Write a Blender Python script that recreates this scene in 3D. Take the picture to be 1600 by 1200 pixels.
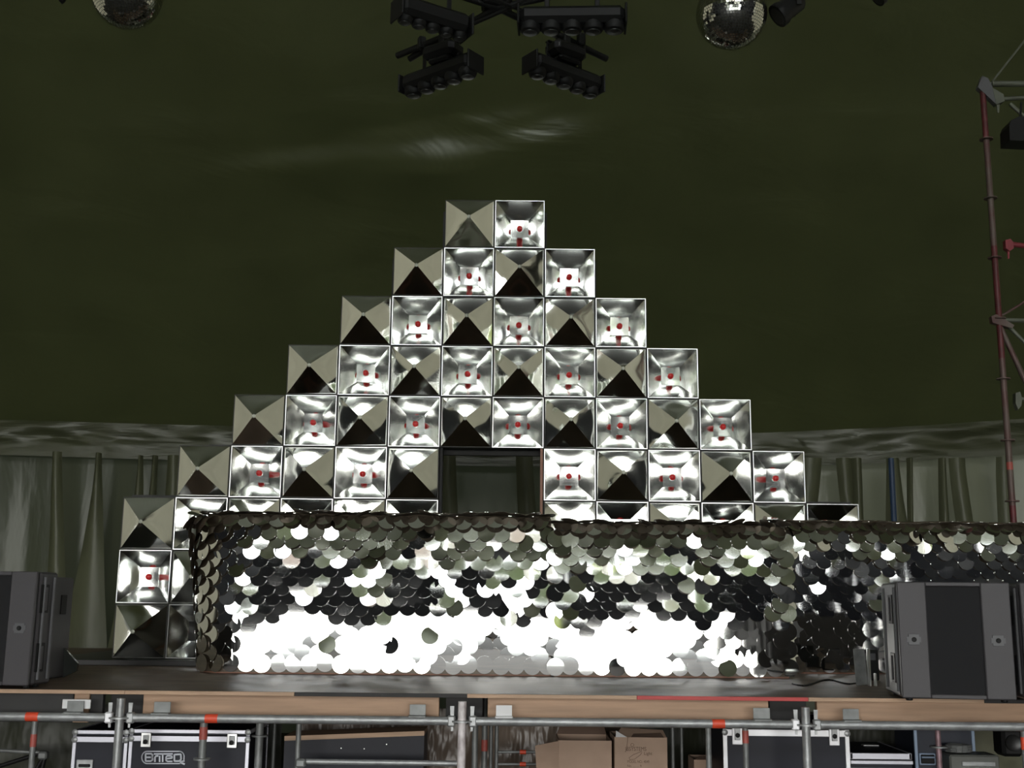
import bpy, math, random
from mathutils import Vector, Matrix, Euler, noise
R = math.radians
random.seed(7)
sc = bpy.context.scene
for o in list(bpy.data.objects):
    bpy.data.objects.remove(o)
col = sc.collection

# ------------------------------------------------------------------ camera
PITCH, ROLL, FPX = R(10.89), R(.59), 1800.0
CAM = Vector((0, 0, 1.6))
_F = Vector((0, math.cos(PITCH), math.sin(PITCH)))
_u = Vector((0, -math.sin(PITCH), math.cos(PITCH)))
_x = Vector((1, 0, 0))
_X = _x * math.cos(ROLL) + _u * math.sin(ROLL)
_U = _u * math.cos(ROLL) - _x * math.sin(ROLL)
cam = bpy.data.cameras.new('camera')
cam.sensor_width = 36.0
cam.lens = 36.0 * FPX / 1600
cam.clip_end = 300
co = bpy.data.objects.new('camera', cam)
col.objects.link(co)
mt = Matrix((_X, _U, -_F)).transposed().to_4x4()
mt.translation = CAM
co.matrix_world = mt
sc.camera = co

def ray(a, b):
    return _F + _X * ((a - 800) / FPX) + _U * ((600 - b) / FPX)
def PY(a, b, y):                       # point of the place seen at a photo position, at distance y
    d = ray(a, b); return CAM + d * (y / d.y)
def PZ(a, b, z):                       # the same at height z
    d = ray(a, b); return CAM + d * ((z - 1.6) / d.z)

# ------------------------------------------------------------------ world, daylight, exposure
w = bpy.data.worlds.new('world'); sc.world = w
w.use_nodes = True
nt = w.node_tree
bg = nt.nodes['Background']
tc = nt.nodes.new('ShaderNodeTexCoord'); sp = nt.nodes.new('ShaderNodeSeparateXYZ')
rp = nt.nodes.new('ShaderNodeValToRGB')
nt.links.new(tc.outputs['Generated'], sp.inputs[0]); nt.links.new(sp.outputs['Z'], rp.inputs[0])
rp.color_ramp.elements[0].position = 0.0; rp.color_ramp.elements[0].color = (1.0, .98, .93, 1)
rp.color_ramp.elements[1].position = 0.7; rp.color_ramp.elements[1].color = (.80, .88, 1.0, 1)
nt.links.new(rp.outputs[0], bg.inputs['Color'])
SKY = 13.0
bg.inputs['Strength'].default_value = SKY
OPX0, OPX1, OPY, OPZ = -10.5, 8.2, -16.0, 4.0      # the open end of the tent behind the viewer
pl = bpy.data.lights.new('tent_opening_portal', 'AREA')
pl.shape = 'RECTANGLE'; pl.size = OPX1 - OPX0; pl.size_y = OPZ
pl.cycles.is_portal = True
po = bpy.data.objects.new('tent_opening_portal', pl); col.objects.link(po)
po.location = ((OPX0 + OPX1) / 2, OPY - .05, OPZ / 2)
po.rotation_euler = (R(90), 0, 0)
sc.view_settings.view_transform = 'Standard'
sc.view_settings.look = 'None'
sc.view_settings.gamma = 1
sc.view_settings.use_curve_mapping = False
sc.view_settings.exposure = 0.0
try:
    sc.cycles.max_bounces = 12; sc.cycles.glossy_bounces = 8; sc.cycles.diffuse_bounces = 4
    sc.cycles.sample_clamp_indirect = 8
except Exception:
    pass

# ------------------------------------------------------------------ helpers
def lin(c):
    return tuple(((v / 255) / 12.92 if v / 255 <= .04045 else (((v / 255) + .055) / 1.055) ** 2.4) for v in c)

class MB:
    def __init__(s): s.v = []; s.f = []; s.m = []
    def add(s, vs, fs, mi=0):
        n = len(s.v); s.v += [Vector(v) for v in vs]; s.f += [tuple(i + n for i in f) for f in fs]; s.m += [mi] * len(fs); return s
    def box(s, c, d, mi=0, rot=None, ch=0.0):
        """box centred at c with dimensions d; ch = chamfer of all edges"""
        hx, hy, hz = d[0] / 2, d[1] / 2, d[2] / 2
        if ch <= 0:
            vs = [(x, y, z) for x in (-hx, hx) for y in (-hy, hy) for z in (-hz, hz)]
            fs = [(0, 1, 3, 2), (4, 6, 7, 5), (0, 4, 5, 1), (2, 3, 7, 6), (0, 2, 6, 4), (1, 5, 7, 3)]
        else:
            ch = min(ch, hx * .8, hy * .8, hz * .8)
            vs, idx = [], {}
            for sx in (-1, 1):
                for sy in (-1, 1):
                    for sz in (-1, 1):
                        for k in range(3):
                            p = [sx * hx, sy * hy, sz * hz]
                            for j in range(3):
                                if j != k: p[j] -= (sx, sy, sz)[j] * ch
                            idx[(sx, sy, sz, k)] = len(vs); vs.append(p)
            fs = []
            for k in range(3):
                a, b = [(1, 2), (2, 0), (0, 1)][k]
                for sg in (-1, 1):
                    q = []
                    for sa, sb in ((-1, -1), (1, -1), (1, 1), (-1, 1)):
                        t = [0, 0, 0]; t[k] = sg; t[a] = sa; t[b] = sb
                        q.append(idx[(*t, k)])
                    fs.append(tuple(q if sg > 0 else q[::-1]))
            for k in range(3):
                a, b = [(1, 2), (2, 0), (0, 1)][k]
                for sa in (-1, 1):
                    for sb in (-1, 1):
                        t0 = [0] * 3; t1 = [0] * 3
                        t0[k] = -1; t1[k] = 1
                        t0[a] = t1[a] = sa; t0[b] = t1[b] = sb
                        q = (idx[(*t0, a)], idx[(*t1, a)], idx[(*t1, b)], idx[(*t0, b)])
                        fs.append(q if sa * sb > 0 else q[::-1])
            for sx in (-1, 1):
                for sy in (-1, 1):
                    for sz in (-1, 1):
                        q = tuple(idx[(sx, sy, sz, k)] for k in range(3))
                        fs.append(q if sx * sy * sz > 0 else q[::-1])
        M = rot.to_matrix() if isinstance(rot, Euler) else (rot if rot is not None else Matrix.Identity(3))
        c = Vector(c)
        return s.add([M @ Vector(v) + c for v in vs], fs, mi)
    def tube(s, p0, p1, r, n=12, mi=0, r1=None, caps=True):
        p0 = Vector(p0); p1 = Vector(p1); r1 = r if r1 is None else r1
        d = (p1 - p0).normalized()
        a = d.orthogonal().normalized(); b = d.cross(a)
        vs = []
        for p, rr in ((p0, r), (p1, r1)):
            for i in range(n):
                t = 2 * math.pi * i / n
                vs.append(p + a * math.cos(t) * rr + b * math.sin(t) * rr)
        fs = [(i, (i + 1) % n, n + (i + 1) % n, n + i) for i in range(n)]
        if caps: fs += [tuple(range(n))[::-1], tuple(range(n, 2 * n))]
        return s.add(vs, fs, mi)
    def path(s, pts, r, n=8, mi=0):
        for a, b in zip(pts, pts[1:]): s.tube(a, b, r, n, mi)
        return s
    def lathe(s, c, prof, n=16, axis=(0, 0, 1), mi=0):
        """prof: list of (radius, height along axis)"""
        ax = Vector(axis).normalized(); a = ax.orthogonal().normalized(); b = ax.cross(a); c = Vector(c)
        vs = []
        for r, h in prof:
            for i in range(n):
                t = 2 * math.pi * i / n
                vs.append(c + ax * h + a * math.cos(t) * r + b * math.sin(t) * r)
        fs = []
        for k in range(len(prof) - 1):
            for i in range(n):
                j = (i + 1) % n
                fs.append((k * n + i, k * n + j, (k + 1) * n + j, (k + 1) * n + i))
        fs += [tuple(range(n))[::-1], tuple(range((len(prof) - 1) * n, len(prof) * n))]
        return s.add(vs, fs, mi)
    def prism(s, poly, d, mi=0):
        """poly: 3D points of a flat outline; d: extrusion vector"""
        n = len(poly); d = Vector(d)
        vs = [Vector(p) for p in poly] + [Vector(p) + d for p in poly]
        fs = [tuple(range(n)), tuple(range(2 * n - 1, n - 1, -1))] + [(i, n + i, n + (i + 1) % n, (i + 1) % n) for i in range(n)]
        return s.add(vs, fs, mi)
    def build(s, name, mats, parent=None, smooth=False, bevel=0, **tags):
        off = Vector((0, 0, 0))
        if parent is not None:
            q = parent
            while q is not None: off += q.location; q = q.parent
        me = bpy.data.meshes.new(name)
        me.from_pydata([tuple(v - off) for v in s.v], [], s.f)
        for m in (mats if isinstance(mats, (list, tuple)) else [mats]): me.materials.append(m)
        me.polygons.foreach_set('material_index', s.m)
        me.update()
        if smooth:
            me.polygons.foreach_set('use_smooth', [True] * len(s.f))
            try: me.set_sharp_from_angle(angle=R(38))
            except Exception: pass
        o = bpy.data.objects.new(name, me); col.objects.link(o)
        if parent is not None: o.parent = parent
        if bevel:
            b = o.modifiers.new('bevel', 'BEVEL'); b.width = bevel; b.segments = 2; b.limit_method = 'ANGLE'
        for k, v in tags.items(): o[k] = v
        return o

def thing(name, label, cat, loc=(0, 0, 0), group=None):
    o = bpy.data.objects.new(name, None); col.objects.link(o)
    o.location = Vector(loc); o.empty_display_size = .1
    o['label'] = label; o['category'] = cat
    if group: o['group'] = group
    return o
def tag(o, label, cat, group=None):
    o['label'] = label; o['category'] = cat
    if group: o['group'] = group
    return o
def struct(mb, name, m, **k): return mb.build(name, m, kind='structure', **k)

# ------------------------------------------------------------------ materials
def mat(name, color=(.5, .5, .5), rough=.5, metal=0.0, vary=0.0, vscale=8.0, vstretch=(1, 1, 1), bump=0.0, bscale=20.0, bstretch=(1, 1, 1), color2=None, coat=0.0, spec=.5, emit=None, detail=3.0, coords='Object', bdist=.01):
    m = bpy.data.materials.new(name); m.use_nodes = True
    t = m.node_tree; b = t.nodes['Principled BSDF']
    b.inputs['Roughness'].default_value = rough; b.inputs['Metallic'].default_value = metal
    b.inputs['Specular IOR Level'].default_value = spec
    b.inputs['Coat Weight'].default_value = coat
    b.inputs['Base Color'].default_value = (*color, 1)
    g = t.nodes.new('ShaderNodeTexCoord') if coords == 'Object' else t.nodes.new('ShaderNodeNewGeometry')
    src = g.outputs['Object'] if coords == 'Object' else g.outputs['Position']
    if vary or color2:
        mp = t.nodes.new('ShaderNodeMapping'); mp.inputs['Scale'].default_value = vstretch
        n = t.nodes.new('ShaderNodeTexNoise'); n.inputs['Scale'].default_value = vscale; n.inputs['Detail'].default_value = detail + 2
        c = t.nodes.new('ShaderNodeValToRGB')
        c.color_ramp.elements[0].position = .3; c.color_ramp.elements[1].position = .7
        c2 = color2 if color2 else tuple(v * (1 - vary) for v in color)
        c.color_ramp.elements[0].color = (*c2, 1); c.color_ramp.elements[1].color = (*color, 1)
        t.links.new(src, mp.inputs[0]); t.links.new(mp.outputs[0], n.inputs['Vector'])
        t.links.new(n.outputs['Fac'], c.inputs[0]); t.links.new(c.outputs[0], b.inputs['Base Color'])
    if bump:
        mp = t.nodes.new('ShaderNodeMapping'); mp.inputs['Scale'].default_value = bstretch
        n = t.nodes.new('ShaderNodeTexNoise'); n.inputs['Scale'].default_value = bscale; n.inputs['Detail'].default_value = detail
        bm = t.nodes.new('ShaderNodeBump'); bm.inputs['Strength'].default_value = bump; bm.inputs['Distance'].default_value = bdist
        t.links.new(src, mp.inputs[0]); t.links.new(mp.outputs[0], n.inputs['Vector'])
        t.links.new(n.outputs['Fac'], bm.inputs['Height']); t.links.new(bm.outputs[0], b.inputs['Normal'])
    if emit:
        b.inputs['Emission Color'].default_value = (*emit[0], 1); b.inputs['Emission Strength'].default_value = emit[1]
    return m

def canvas(name, color, trans, gloss=.06, grough=.4, bump=.3, bscale=3.0, bstretch=(1, 1, 1), bdist=.05, vary=.25):
    """thin tent cloth: diffuse + a little daylight coming through + sheen"""
    m = bpy.data.materials.new(name); m.use_nodes = True
    t = m.node_tree; t.nodes.remove(t.nodes['Principled BSDF'])
    out = t.nodes['Material Output']
    d = t.nodes.new('ShaderNodeBsdfDiffuse'); tr = t.nodes.new('ShaderNodeBsdfTranslucent'); gl = t.nodes.new('ShaderNodeBsdfGlossy')
    a1 = t.nodes.new('ShaderNodeAddShader'); a2 = t.nodes.new('ShaderNodeAddShader')
    g = t.nodes.new('ShaderNodeNewGeometry')
    n = t.nodes.new('ShaderNodeTexNoise'); n.inputs['Scale'].default_value = 1.3; n.inputs['Detail'].default_value = 6
    t.links.new(g.outputs['Position'], n.inputs['Vector'])
    for node, c in ((d, color), (tr, trans)):
        mx = t.nodes.new('ShaderNodeMix'); mx.data_type = 'RGBA'
        mx.inputs[6].default_value = (*[v * (1 - vary) for v in c], 1); mx.inputs[7].default_value = (*[v * (1 + vary) for v in c], 1)
        t.links.new(n.outputs['Fac'], mx.inputs[0]); t.links.new(mx.outputs[2], node.inputs['Color'])
    gl.inputs['Color'].default_value = (gloss, gloss, gloss * .95, 1); gl.inputs['Roughness'].default_value = grough
    mp = t.nodes.new('ShaderNodeMapping'); mp.inputs['Scale'].default_value = bstretch
    n2 = t.nodes.new('ShaderNodeTexNoise'); n2.inputs['Scale'].default_value = bscale; n2.inputs['Detail'].default_value = 4
    n2.inputs['Distortion'].default_value = .6
    bm = t.nodes.new('ShaderNodeBump'); bm.inputs['Strength'].default_value = bump; bm.inputs['Distance'].default_value = bdist
    t.links.new(g.outputs['Position'], mp.inputs[0]); t.links.new(mp.outputs[0], n2.inputs['Vector'])
    t.links.new(n2.outputs['Fac'], bm.inputs['Height'])
    t.links.new(bm.outputs[0], d.inputs['Normal']); t.links.new(bm.outputs[0], gl.inputs['Normal'])
    t.links.new(d.outputs[0], a1.inputs[0]); t.links.new(tr.outputs[0], a1.inputs[1])
    t.links.new(a1.outputs[0], a2.inputs[0]); t.links.new(gl.outputs[0], a2.inputs[1])
    t.links.new(a2.outputs[0], out.inputs['Surface'])
    return m

M = {}
M['mirror'] = mat('mirror_sheet', (.80, .81, .78), .06, 1.0, bump=.35, bscale=3.5, coords='Position', detail=.5, bdist=.012)
M['mirror_dent'] = mat('dented_mirror_sheet', (.64, .65, .63), .12, 1.0, bump=.45, bscale=4.5, coords='Position', detail=.8, bdist=.014)
M['disc'] = mat('mirror_disc', (.84, .84, .82), .05, 1.0)
M['disc_back'] = mat('disc_back_film', (.085, .066, .045), .4, .3)
M['alu'] = mat('aluminium_edge', (.75, .75, .74), .28, 1.0)
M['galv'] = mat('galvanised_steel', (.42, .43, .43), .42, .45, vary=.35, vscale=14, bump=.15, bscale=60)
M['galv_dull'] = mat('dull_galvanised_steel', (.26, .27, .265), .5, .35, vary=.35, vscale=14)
M['paint_pipe'] = mat('flaking_white_pipe', (.85, .80, .80), .5, 0, color2=(.24, .19, .19), vscale=22, vstretch=(1, 1, .45))
M['pink_pipe'] = mat('pinkish_pipe', (.34, .22, .24), .5, .4, vary=.4, vscale=20)
M['red_pipe'] = mat('red_paint_pipe', (.13, .022, .025), .5, .1, vary=.5, vscale=12)
M['tower_pipe'] = mat('weathered_tower_tube', (.13, .115, .095), .55, .3, color2=(.11, .04, .04), vscale=3)
M['red_end'] = mat('red_paint', (.25, .035, .045), .5, .1)
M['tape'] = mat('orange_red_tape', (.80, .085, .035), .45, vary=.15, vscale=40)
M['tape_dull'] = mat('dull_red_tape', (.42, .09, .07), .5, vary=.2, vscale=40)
M['black'] = mat('black_metal', (.006, .006, .006), .6, spec=.3)
M['blackp'] = mat('black_plastic', (.008, .008, .008), .55, spec=.3)
M['lens'] = mat('dark_lens', (.012, .012, .012), .35, 0)
M['speaker'] = mat('charcoal_speaker_paint', (.060, .056, .060), .55, bump=.25, bscale=300, bdist=.002)
M['grille'] = mat('black_grille_cloth', (.007, .007, .008), .85, bump=.3, bscale=400, bdist=.002)
M['plate'] = mat('grey_socket_plate', (.10, .10, .105), .5)
M['ply'] = mat('plywood_edge', (.54, .36, .235), .6, vary=.3, vscale=4, vstretch=(.6, 1, 10))
M['timber'] = mat('pine_timber', (.50, .32, .205), .62, vary=.35, vscale=3, vstretch=(.5, 1, 7), bump=.1, bscale=20)
M['timber_dark'] = mat('dark_stained_timber', (.035, .034, .033), .7, vary=.3, vscale=5)
M['deck'] = mat('worn_dark_stage_board', (.17, .12, .088), .5, color2=(.085, .06, .046), vscale=3.0, vstretch=(1, 2.2, 1), bump=.08, bscale=12, spec=.25)
M['riser'] = mat('black_riser_board', (.018, .017, .016), .4, vary=.3)
M['case'] = mat('black_case_laminate', (.014, .015, .024), .5, spec=.3, vary=.15, vscale=6)
M['case_alu'] = mat('case_aluminium_trim', (.60, .60, .66), .38, .6)
M['white_alu'] = mat('bright_case_trim', (.85, .85, .87), .4, .3)
M['card'] = mat('brown_cardboard', (.40, .28, .205), .8, vary=.15, vscale=6)
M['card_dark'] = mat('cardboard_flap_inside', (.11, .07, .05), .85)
M['ink'] = mat('printed_ink', (.13, .08, .055), .8)
M['logo'] = mat('white_print', (.55, .57, .62), .5)
M['white'] = mat('white_plastic', (.72, .72, .72), .5)
M['tarp'] = mat('brown_plastic_sheet', (.20, .155, .12), .33, 0, vary=.4, vscale=3, bump=1.0, bscale=5, bstretch=(1, 1, .35), bdist=.12)
M['olive_tarp'] = mat('olive_plastic_sheet', (.035, .038, .022), .5, 0, vary=.4, vscale=3, bump=.6, bscale=4, bstretch=(1, 1, .35), bdist=.1)
M['red_lamp'] = mat('red_lamp_glass', (.55, .012, .012), .25, 0, coat=.3)
M['bolt'] = mat('bolt_washer', (.35, .36, .30), .45, .6)
M['blue'] = mat('blue_pole_paint', (.015, .04, .09), .5)
M['box_dark'] = mat('panel_casing', (.05, .048, .042), .6)
M['wood_strip'] = mat('red_brown_lath', (.30, .15, .10), .6)
M['earth'] = mat('trodden_earth', (.035, .032, .024), .9, vary=.4, vscale=1.5)
M['gravel'] = mat('pale_gravel', (.48, .47, .42), .9, color2=(.36, .37, .27), vscale=.35)
M['clear'] = mat('smoky_plastic', (.03, .035, .03), .1, coat=.6)
M['ball'] = mat('mirror_ball_tiles', (.72, .72, .66), .09, 1.0)
M['ball_gap'] = mat('mirror_ball_grout', (.05, .05, .05), .5)

M['roof'] = canvas('olive_roof_canvas', (.037, .041, .0155), (.0007, .0008, .0003), gloss=.062, grough=.33, bump=.5, bscale=1.2, bdist=.12, bstretch=(.5, 1, 1))
M['side'] = canvas('pale_side_canvas', (.22, .21, .17), (.027, .0255, .0185), gloss=.02, bump=.3)
M['backc'] = canvas('grey_olive_curtain', (.030, .034, .020), (.0010, .0012, .0007), gloss=.035, grough=.33, bump=.6, bscale=1.2, bstretch=(1, 1, .3), bdist=.08)
M['backc2'] = canvas('daylit_grey_olive_curtain', (.068, .073, .047), (.0038, .0041, .0028), gloss=.05, grough=.33, bump=.6, bscale=1.2, bstretch=(1, 1, .3), bdist=.08)  # extra daylight on the right half, put into a lighter cloth colour
M['fold'] = canvas('olive_curtain_fold', (.075, .08, .046), (.0022, .0032, .0019), gloss=.03, grough=.4, bump=.5, bscale=2, bstretch=(1, 1, .3), bdist=.08)
M['valance'] = canvas('olive_valance', (.046, .050, .025), (.0008, .0009, .0005), gloss=.07, grough=.40, bump=.6, bscale=1.3, bstretch=(.5, 1, 2.6), bdist=.10)
M['front'] = canvas('black_front_canvas', (.012, .012, .013), (.0005, .0005, .0006), gloss=.01)
def reflection_tint(n, c): return canvas(n, (.2, .2, .2), c, gloss=.02, bump=.0, vary=.15)  # translucent cloth for the added reflection patches

# ------------------------------------------------------------------ the setting: tent
eave = [(-12, -16, 9.6), (-12.3, 2, 10.6), (-12, 10, 10.6), (-10.8, 12.6, 7.2), (-8.4, 14.4, 4.05), (-6.7, 15, 3.885), (-4.4, 15, 3.84), (0, 15, 3.80), (3.2, 15, 3.81), (5.2, 15, 3.92), (6.8, 15, 4.045), (8.6, 14.3, 4.2), (10.9, 12.5, 7.3), (12.2, 10, 10.6), (12.5, 2, 10.6), (12.2, -16, 9.6)]
def dense(pts, step=.12):
    out = []
    for a, b in zip(pts, pts[1:]):
        a = Vector(a); b = Vector(b); n = max(1, int((b - a).length / step))
        for i in range(n): out.append(a.lerp(b, i / n))
    out.append(Vector(pts[-1])); return out
ev = dense(eave, .15)
mb = MB(); n = len(ev)
TT = [k * .13 / 14 for k in range(14)] + [.13 + k * .10 / 80 for k in range(80)] + [.23 + k * .77 / 60 for k in range(61)]
NR = len(TT) - 1
# creases shaped into the roof cloth to catch a highlight: (x, y, dy/dx, half length, drop, width)
CREASE = [(-.75, 12.21, -.05, .8, .085, .055), (.35, 12.08, -.10, .75, .06, .05), (-1.8, 12.27, -.08, 1.1, .04, .045), (-2.7, 12.36, -.08, 1.1, .035, .045), (-1.3, 12.12, -.10, .9, .025, .04), (-.2, 12.0, -.12, .8, .03, .045), (-1.0, 12.35, -.04, .9, .02, .04)]
for k, t in enumerate(TT):
    for i, p in enumerate(ev):
        q = Vector(p) * (1 - t) + Vector((0, min(max(p.y, -16), -1) if p.y < -1 else -1.0, 12.8)) * t
        q.z += 2.5 * math.sin(math.pi * t)
        nz = noise.noise(Vector((q.x * .5, q.y * .9, 3))) * .10 + noise.noise(Vector((q.x * 1.6, q.y * 1.2, 8))) * .02
        if t > .1 and q.y > 5:
            for (cx, cy, sl, hl, A, wd) in CREASE:
                dx = q.x - cx
                if abs(dx) < hl * 1.6:
                    yy = cy + sl * dx + .04 * noise.noise(Vector((q.x * 2.5, cy * 7, 2)))
                    nz -= 1.1 * A * math.exp(-(dx / hl) ** 2 * 2) * math.tanh((q.y - yy) / wd) * math.exp(-((q.y - yy) / .32) ** 2)
        q.z += nz * min(1, t * 8)
        mb.v.append(q)
for k in range(NR):
    for i in range(n - 1):
        mb.f.append((k * n + i, k * n + i + 1, (k + 1) * n + i + 1, (k + 1) * n + i)); mb.m.append(0)
struct(mb, 'ceiling', M['roof'], smooth=True)

def curtain(name, pts, ztop, zbot, m, amp, seed, bow=.0):
    d = dense(pts, .05); mb = MB(); rows = 24
    tot = 0; L = [0]
    for a, b in zip(d, d[1:]): tot += (b - a).length; L.append(tot)
    for k in range(rows + 1):
        t = k / rows
        for i, p in enumerate(d):
            j = min(i, len(d) - 2); tg = (d[j + 1] - d[j]).normalized(); nn = Vector((tg.y, -tg.x, 0))
            zt = p.z if ztop is None else ztop
            s = L[i]
            f = noise.noise(Vector((s * 1.4 + t * .3, t * .5, seed))) + .5 * noise.noise(Vector((s * 3.5 - t * .6, t * .7, seed + 5)))
            q = Vector((p.x, p.y, zt * (1 - t) + zbot * t)) + nn * (amp * f * (.15 + .85 * min(1, t * 3)))
            mb.v.append(q)
    n = len(d)
    for k in range(rows):
        for i in range(n - 1):
            mb.f.append((k * n + i, k * n + i + 1, (k + 1) * n + i + 1, (k + 1) * n + i)); mb.m.append(0)
    return struct(mb, name, m, smooth=True)
bi = [i for i, p in enumerate(eave)]
curtain('wall_left', [eave[i] for i in (0, 1)], None, 0, M['front'], .05, 1)
curtain('wall_left', [eave[i] for i in (1, 2, 3)], None, 0, M['side'], .05, 1)
curtain('wall_back', [eave[i] for i in range(3, 9)], None, 0, M['backc'], .10, 2)
curtain('wall_back', [eave[i] for i in range(8, 13)], None, 0, M['backc2'], .10, 2.7)
curtain('wall_right', [eave[i] for i in (14, 15)], None, 0, M['front'], .05, 3)
curtain('wall_right', [eave[i] for i in (12, 13, 14)], None, 0, M['side'], .05, 3)

# valance hanging in front of the back wall from the eave
d = dense([(p[0], p[1] - .22, p[2] + .02) for p in eave[3:13]], .05); mb = MB(); rows = 14
for k in range(rows + 1):
    t = k / rows
    for i, p in enumerate(d):
        f = noise.noise(Vector((p.x * .9 + t * 1.2, t * 2.2 + p.x * .25, 4))) * .10 + noise.noise(Vector((p.x * 2.2 - t * 2, t * 4, 14))) * .04
        f *= math.sin(math.pi * min(1, t * 1.1 + .05))
        mb.v.append(Vector((p.x, p.y - f, p.z - .46 * t)))
n = len(d)
for k in range(rows):
    for i in range(n - 1):
        mb.f.append((k * n + i, k * n + i + 1, (k + 1) * n + i + 1, (k + 1) * n + i)); mb.m.append(0)
struct(mb, 'trim_1', M['valance'], smooth=True)

# second layers of cloth gathered in folds in front of the back wall (photo x at top, x at bottom)
def fold(name, x0t, x1t, x0b, x1b, yt, yb, y=14.55, m='fold'):
    mb = MB(); N = 12; W = 8
    for k in range(N + 1):
        t = k / N
        for j in range(W + 1):
            s = j / W
            xa = x0t + (x0b - x0t) * t ** 1.3; xb = x1t + (x1b - x1t) * t ** 1.3
            p = PY(xa + (xb - xa) * s, yt + (yb - yt) * t, y)
            p.y -= .07 * math.sin(math.pi * s) + .02 * noise.noise(p * 2)
            mb.v.append(p)
    for k in range(N):
        for j in range(W):
            a = k * (W + 1) + j
            mb.f.append((a, a + 1, a + W + 2, a + W + 1)); mb.m.append(0)
    return struct(mb, name, M[m], smooth=True)
FOLDS = [(82, 97, 66, 108, 706, 1050), (150, 159, 84, 168, 708, 1050), (216, 224, 160, 226, 712, 1050), (238, 247, 214, 236, 712, 900), (262, 282, 246, 290, 712, 900),
         (690, 712, 690, 718, 710, 850), (806, 832, 812, 842, 710, 850),
         (1248, 1284, 1244, 1270, 716, 850), (1306, 1330, 1322, 1342, 716, 850), (1330, 1346, 1336, 1352, 716, 850), (1384, 1404, 1384, 1424, 716, 850),
         (1416, 1426, 1418, 1428, 716, 850), (1466, 1478, 1468, 1486, 716, 850), (1482, 1508, 1498, 1526, 716, 850), (1556, 1578, 1560, 1592, 714, 850)]
for i, f in enumerate(FOLDS):
    fold('wall_fold', *f, y=14.5 - .03 * (i % 3))

# front end of the tent behind the viewer: dark curtain round the wide open doorway
mb = MB()
def rect(mb, x0, x1, z0, z1, y): return mb.add([(x0, y, z0), (x1, y, z0), (x1, y, z1), (x0, y, z1)], [(0, 1, 2, 3)])
rect(mb, -12, OPX0, 0, 9.6, OPY); rect(mb, OPX1, 12.2, 0, 9.6, OPY); rect(mb, OPX0, OPX1, OPZ, 8.6, OPY)
struct(mb, 'wall_front', M['front'])
TONES = [(.012, .014, .008), (.030, .036, .016), (.050, .053, .032), (.10, .078, .064), (.020, .024, .012), (.145, .14, .118), (.026, .034, .015), (.085, .085, .06), (.075, .088, .022), (.012, .013, .009), (.11, .092, .075), (.035, .037, .022)]  # tones chosen for what the mirror discs reflect
TONES = [tuple(v * .72 for v in c) for c in TONES]
VT = [reflection_tint('reflection_cloth_%d' % i, c) for i, c in enumerate(TONES)]
rg = random.Random(4); wi = 0
x0 = -12.0
while x0 < 11.6:
    x1 = min(12.2, x0 + rg.choice((1.6, 2.2, 2.8)))
    zt_ = 13.0 - abs(x0 + x1) * .155; zm = 8.62 + rg.uniform(.35, .65) * (zt_ - 8.62)
    for (za, zb_) in ((8.62, zm), (zm + .02, zt_)):
        wi += 1; mb = MB(); rect(mb, x0, x1 - .04, za, zb_, OPY)
        struct(mb, 'reflection_patch_%d' % wi, rg.choice(VT))  # unseen patch above the doorway, added to colour the disc reflections
    x0 = x1
mb = MB(); mb.add([(-30, -16.02, 0), (30, -16.02, 0), (30, 20, 0), (-30, 20, 0)], [(0, 1, 2, 3)])
struct(mb, 'floor', M['earth'])
mb = MB(); mb.add([(-90, -110, -.002), (90, -110, -.002), (90, -16.02, -.002), (-90, -16.02, -.002)], [(0, 1, 2, 3)])
struct(mb, 'ground', M['gravel'])

# ------------------------------------------------------------------ stage deck
ZS = 1.087
YF = 7.0
mb = MB()
t = thing('stage_deck', 'worn dark brown plywood stage deck carrying the mirrored booth and speakers', 'stage', (0, YF, ZS))
mb = MB().box((0, (YF + 13.2) / 2 + .012, ZS - .011), (11, 13.2 - YF - .024, .022)); mb.build('deck_board', M['deck'], t)
def edge(x0, x1, m, nm, lab=None, z=.022, dz=0):
    o = MB().box(((x0 + x1) / 2, YF + .006, ZS - z / 2 - dz), (x1 - x0 - .002, .014, z), ch=.001).build(nm, m, t)
    if lab: o['label'] = lab
xe = lambda a, b: PY(a, b, YF).x
edge(-5.5, xe(195, 1080), M['ply'], 'board_edge'); edge(xe(195, 1080), xe(460, 1080), M['ply'], 'board_edge')
edge(xe(460, 1080), xe(730, 1080), M['timber_dark'], 'board_edge', 'dark worn board edge'); edge(xe(730, 1080), xe(995, 1083), M['ply'], 'board_edge')
edge(xe(995, 1083), xe(1263, 1090), mat('red_edge_tape', (.52, .05, .045), .5, vary=.15), 'board_edge', 'board edge taped red')
edge(xe(1263, 1090), xe(1538, 1095), M['ply'], 'board_edge'); edge(xe(1538, 1095), 5.5, M['timber_dark'], 'board_edge', 'dark board edge')

# timbers under the deck edge
def timber(a0, a1, ytop, h, m, label, y=YF + .03, tk=.045):
    x0, x1 = xe(a0, ytop), xe(a1, ytop)
    zt = ZS - .0225
    o = MB().box(((x0 + x1) / 2, y + tk / 2, zt - h / 2), (x1 - x0, tk, h), ch=.003).build('edge_timber', m)
    tag(o, label, 'timber', 'timbers under the front edge of the stage')
timber(-160, 112, 1085, .165, M['timber_dark'], 'black painted timber under the deck, at the far left end')
timber(113, 137, 1085, .165, M['timber'], 'short pine block between two black timbers under the deck', y=YF + .035)
timber(138, 158, 1085, .165, M['timber_dark'], 'short black block under the deck beside the pine block', y=YF + .04)
timber(222, 686, 1085, .160, M['timber'], 'long pine timber under the deck above the flight cases')
timber(762, 1202, 1090, .160, M['timber'], 'long pine timber under the red taped deck edge')
timber(1278, 1780, 1096, .160, M['timber'], 'long pine timber under the deck in front of the big black subwoofer')
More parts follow.
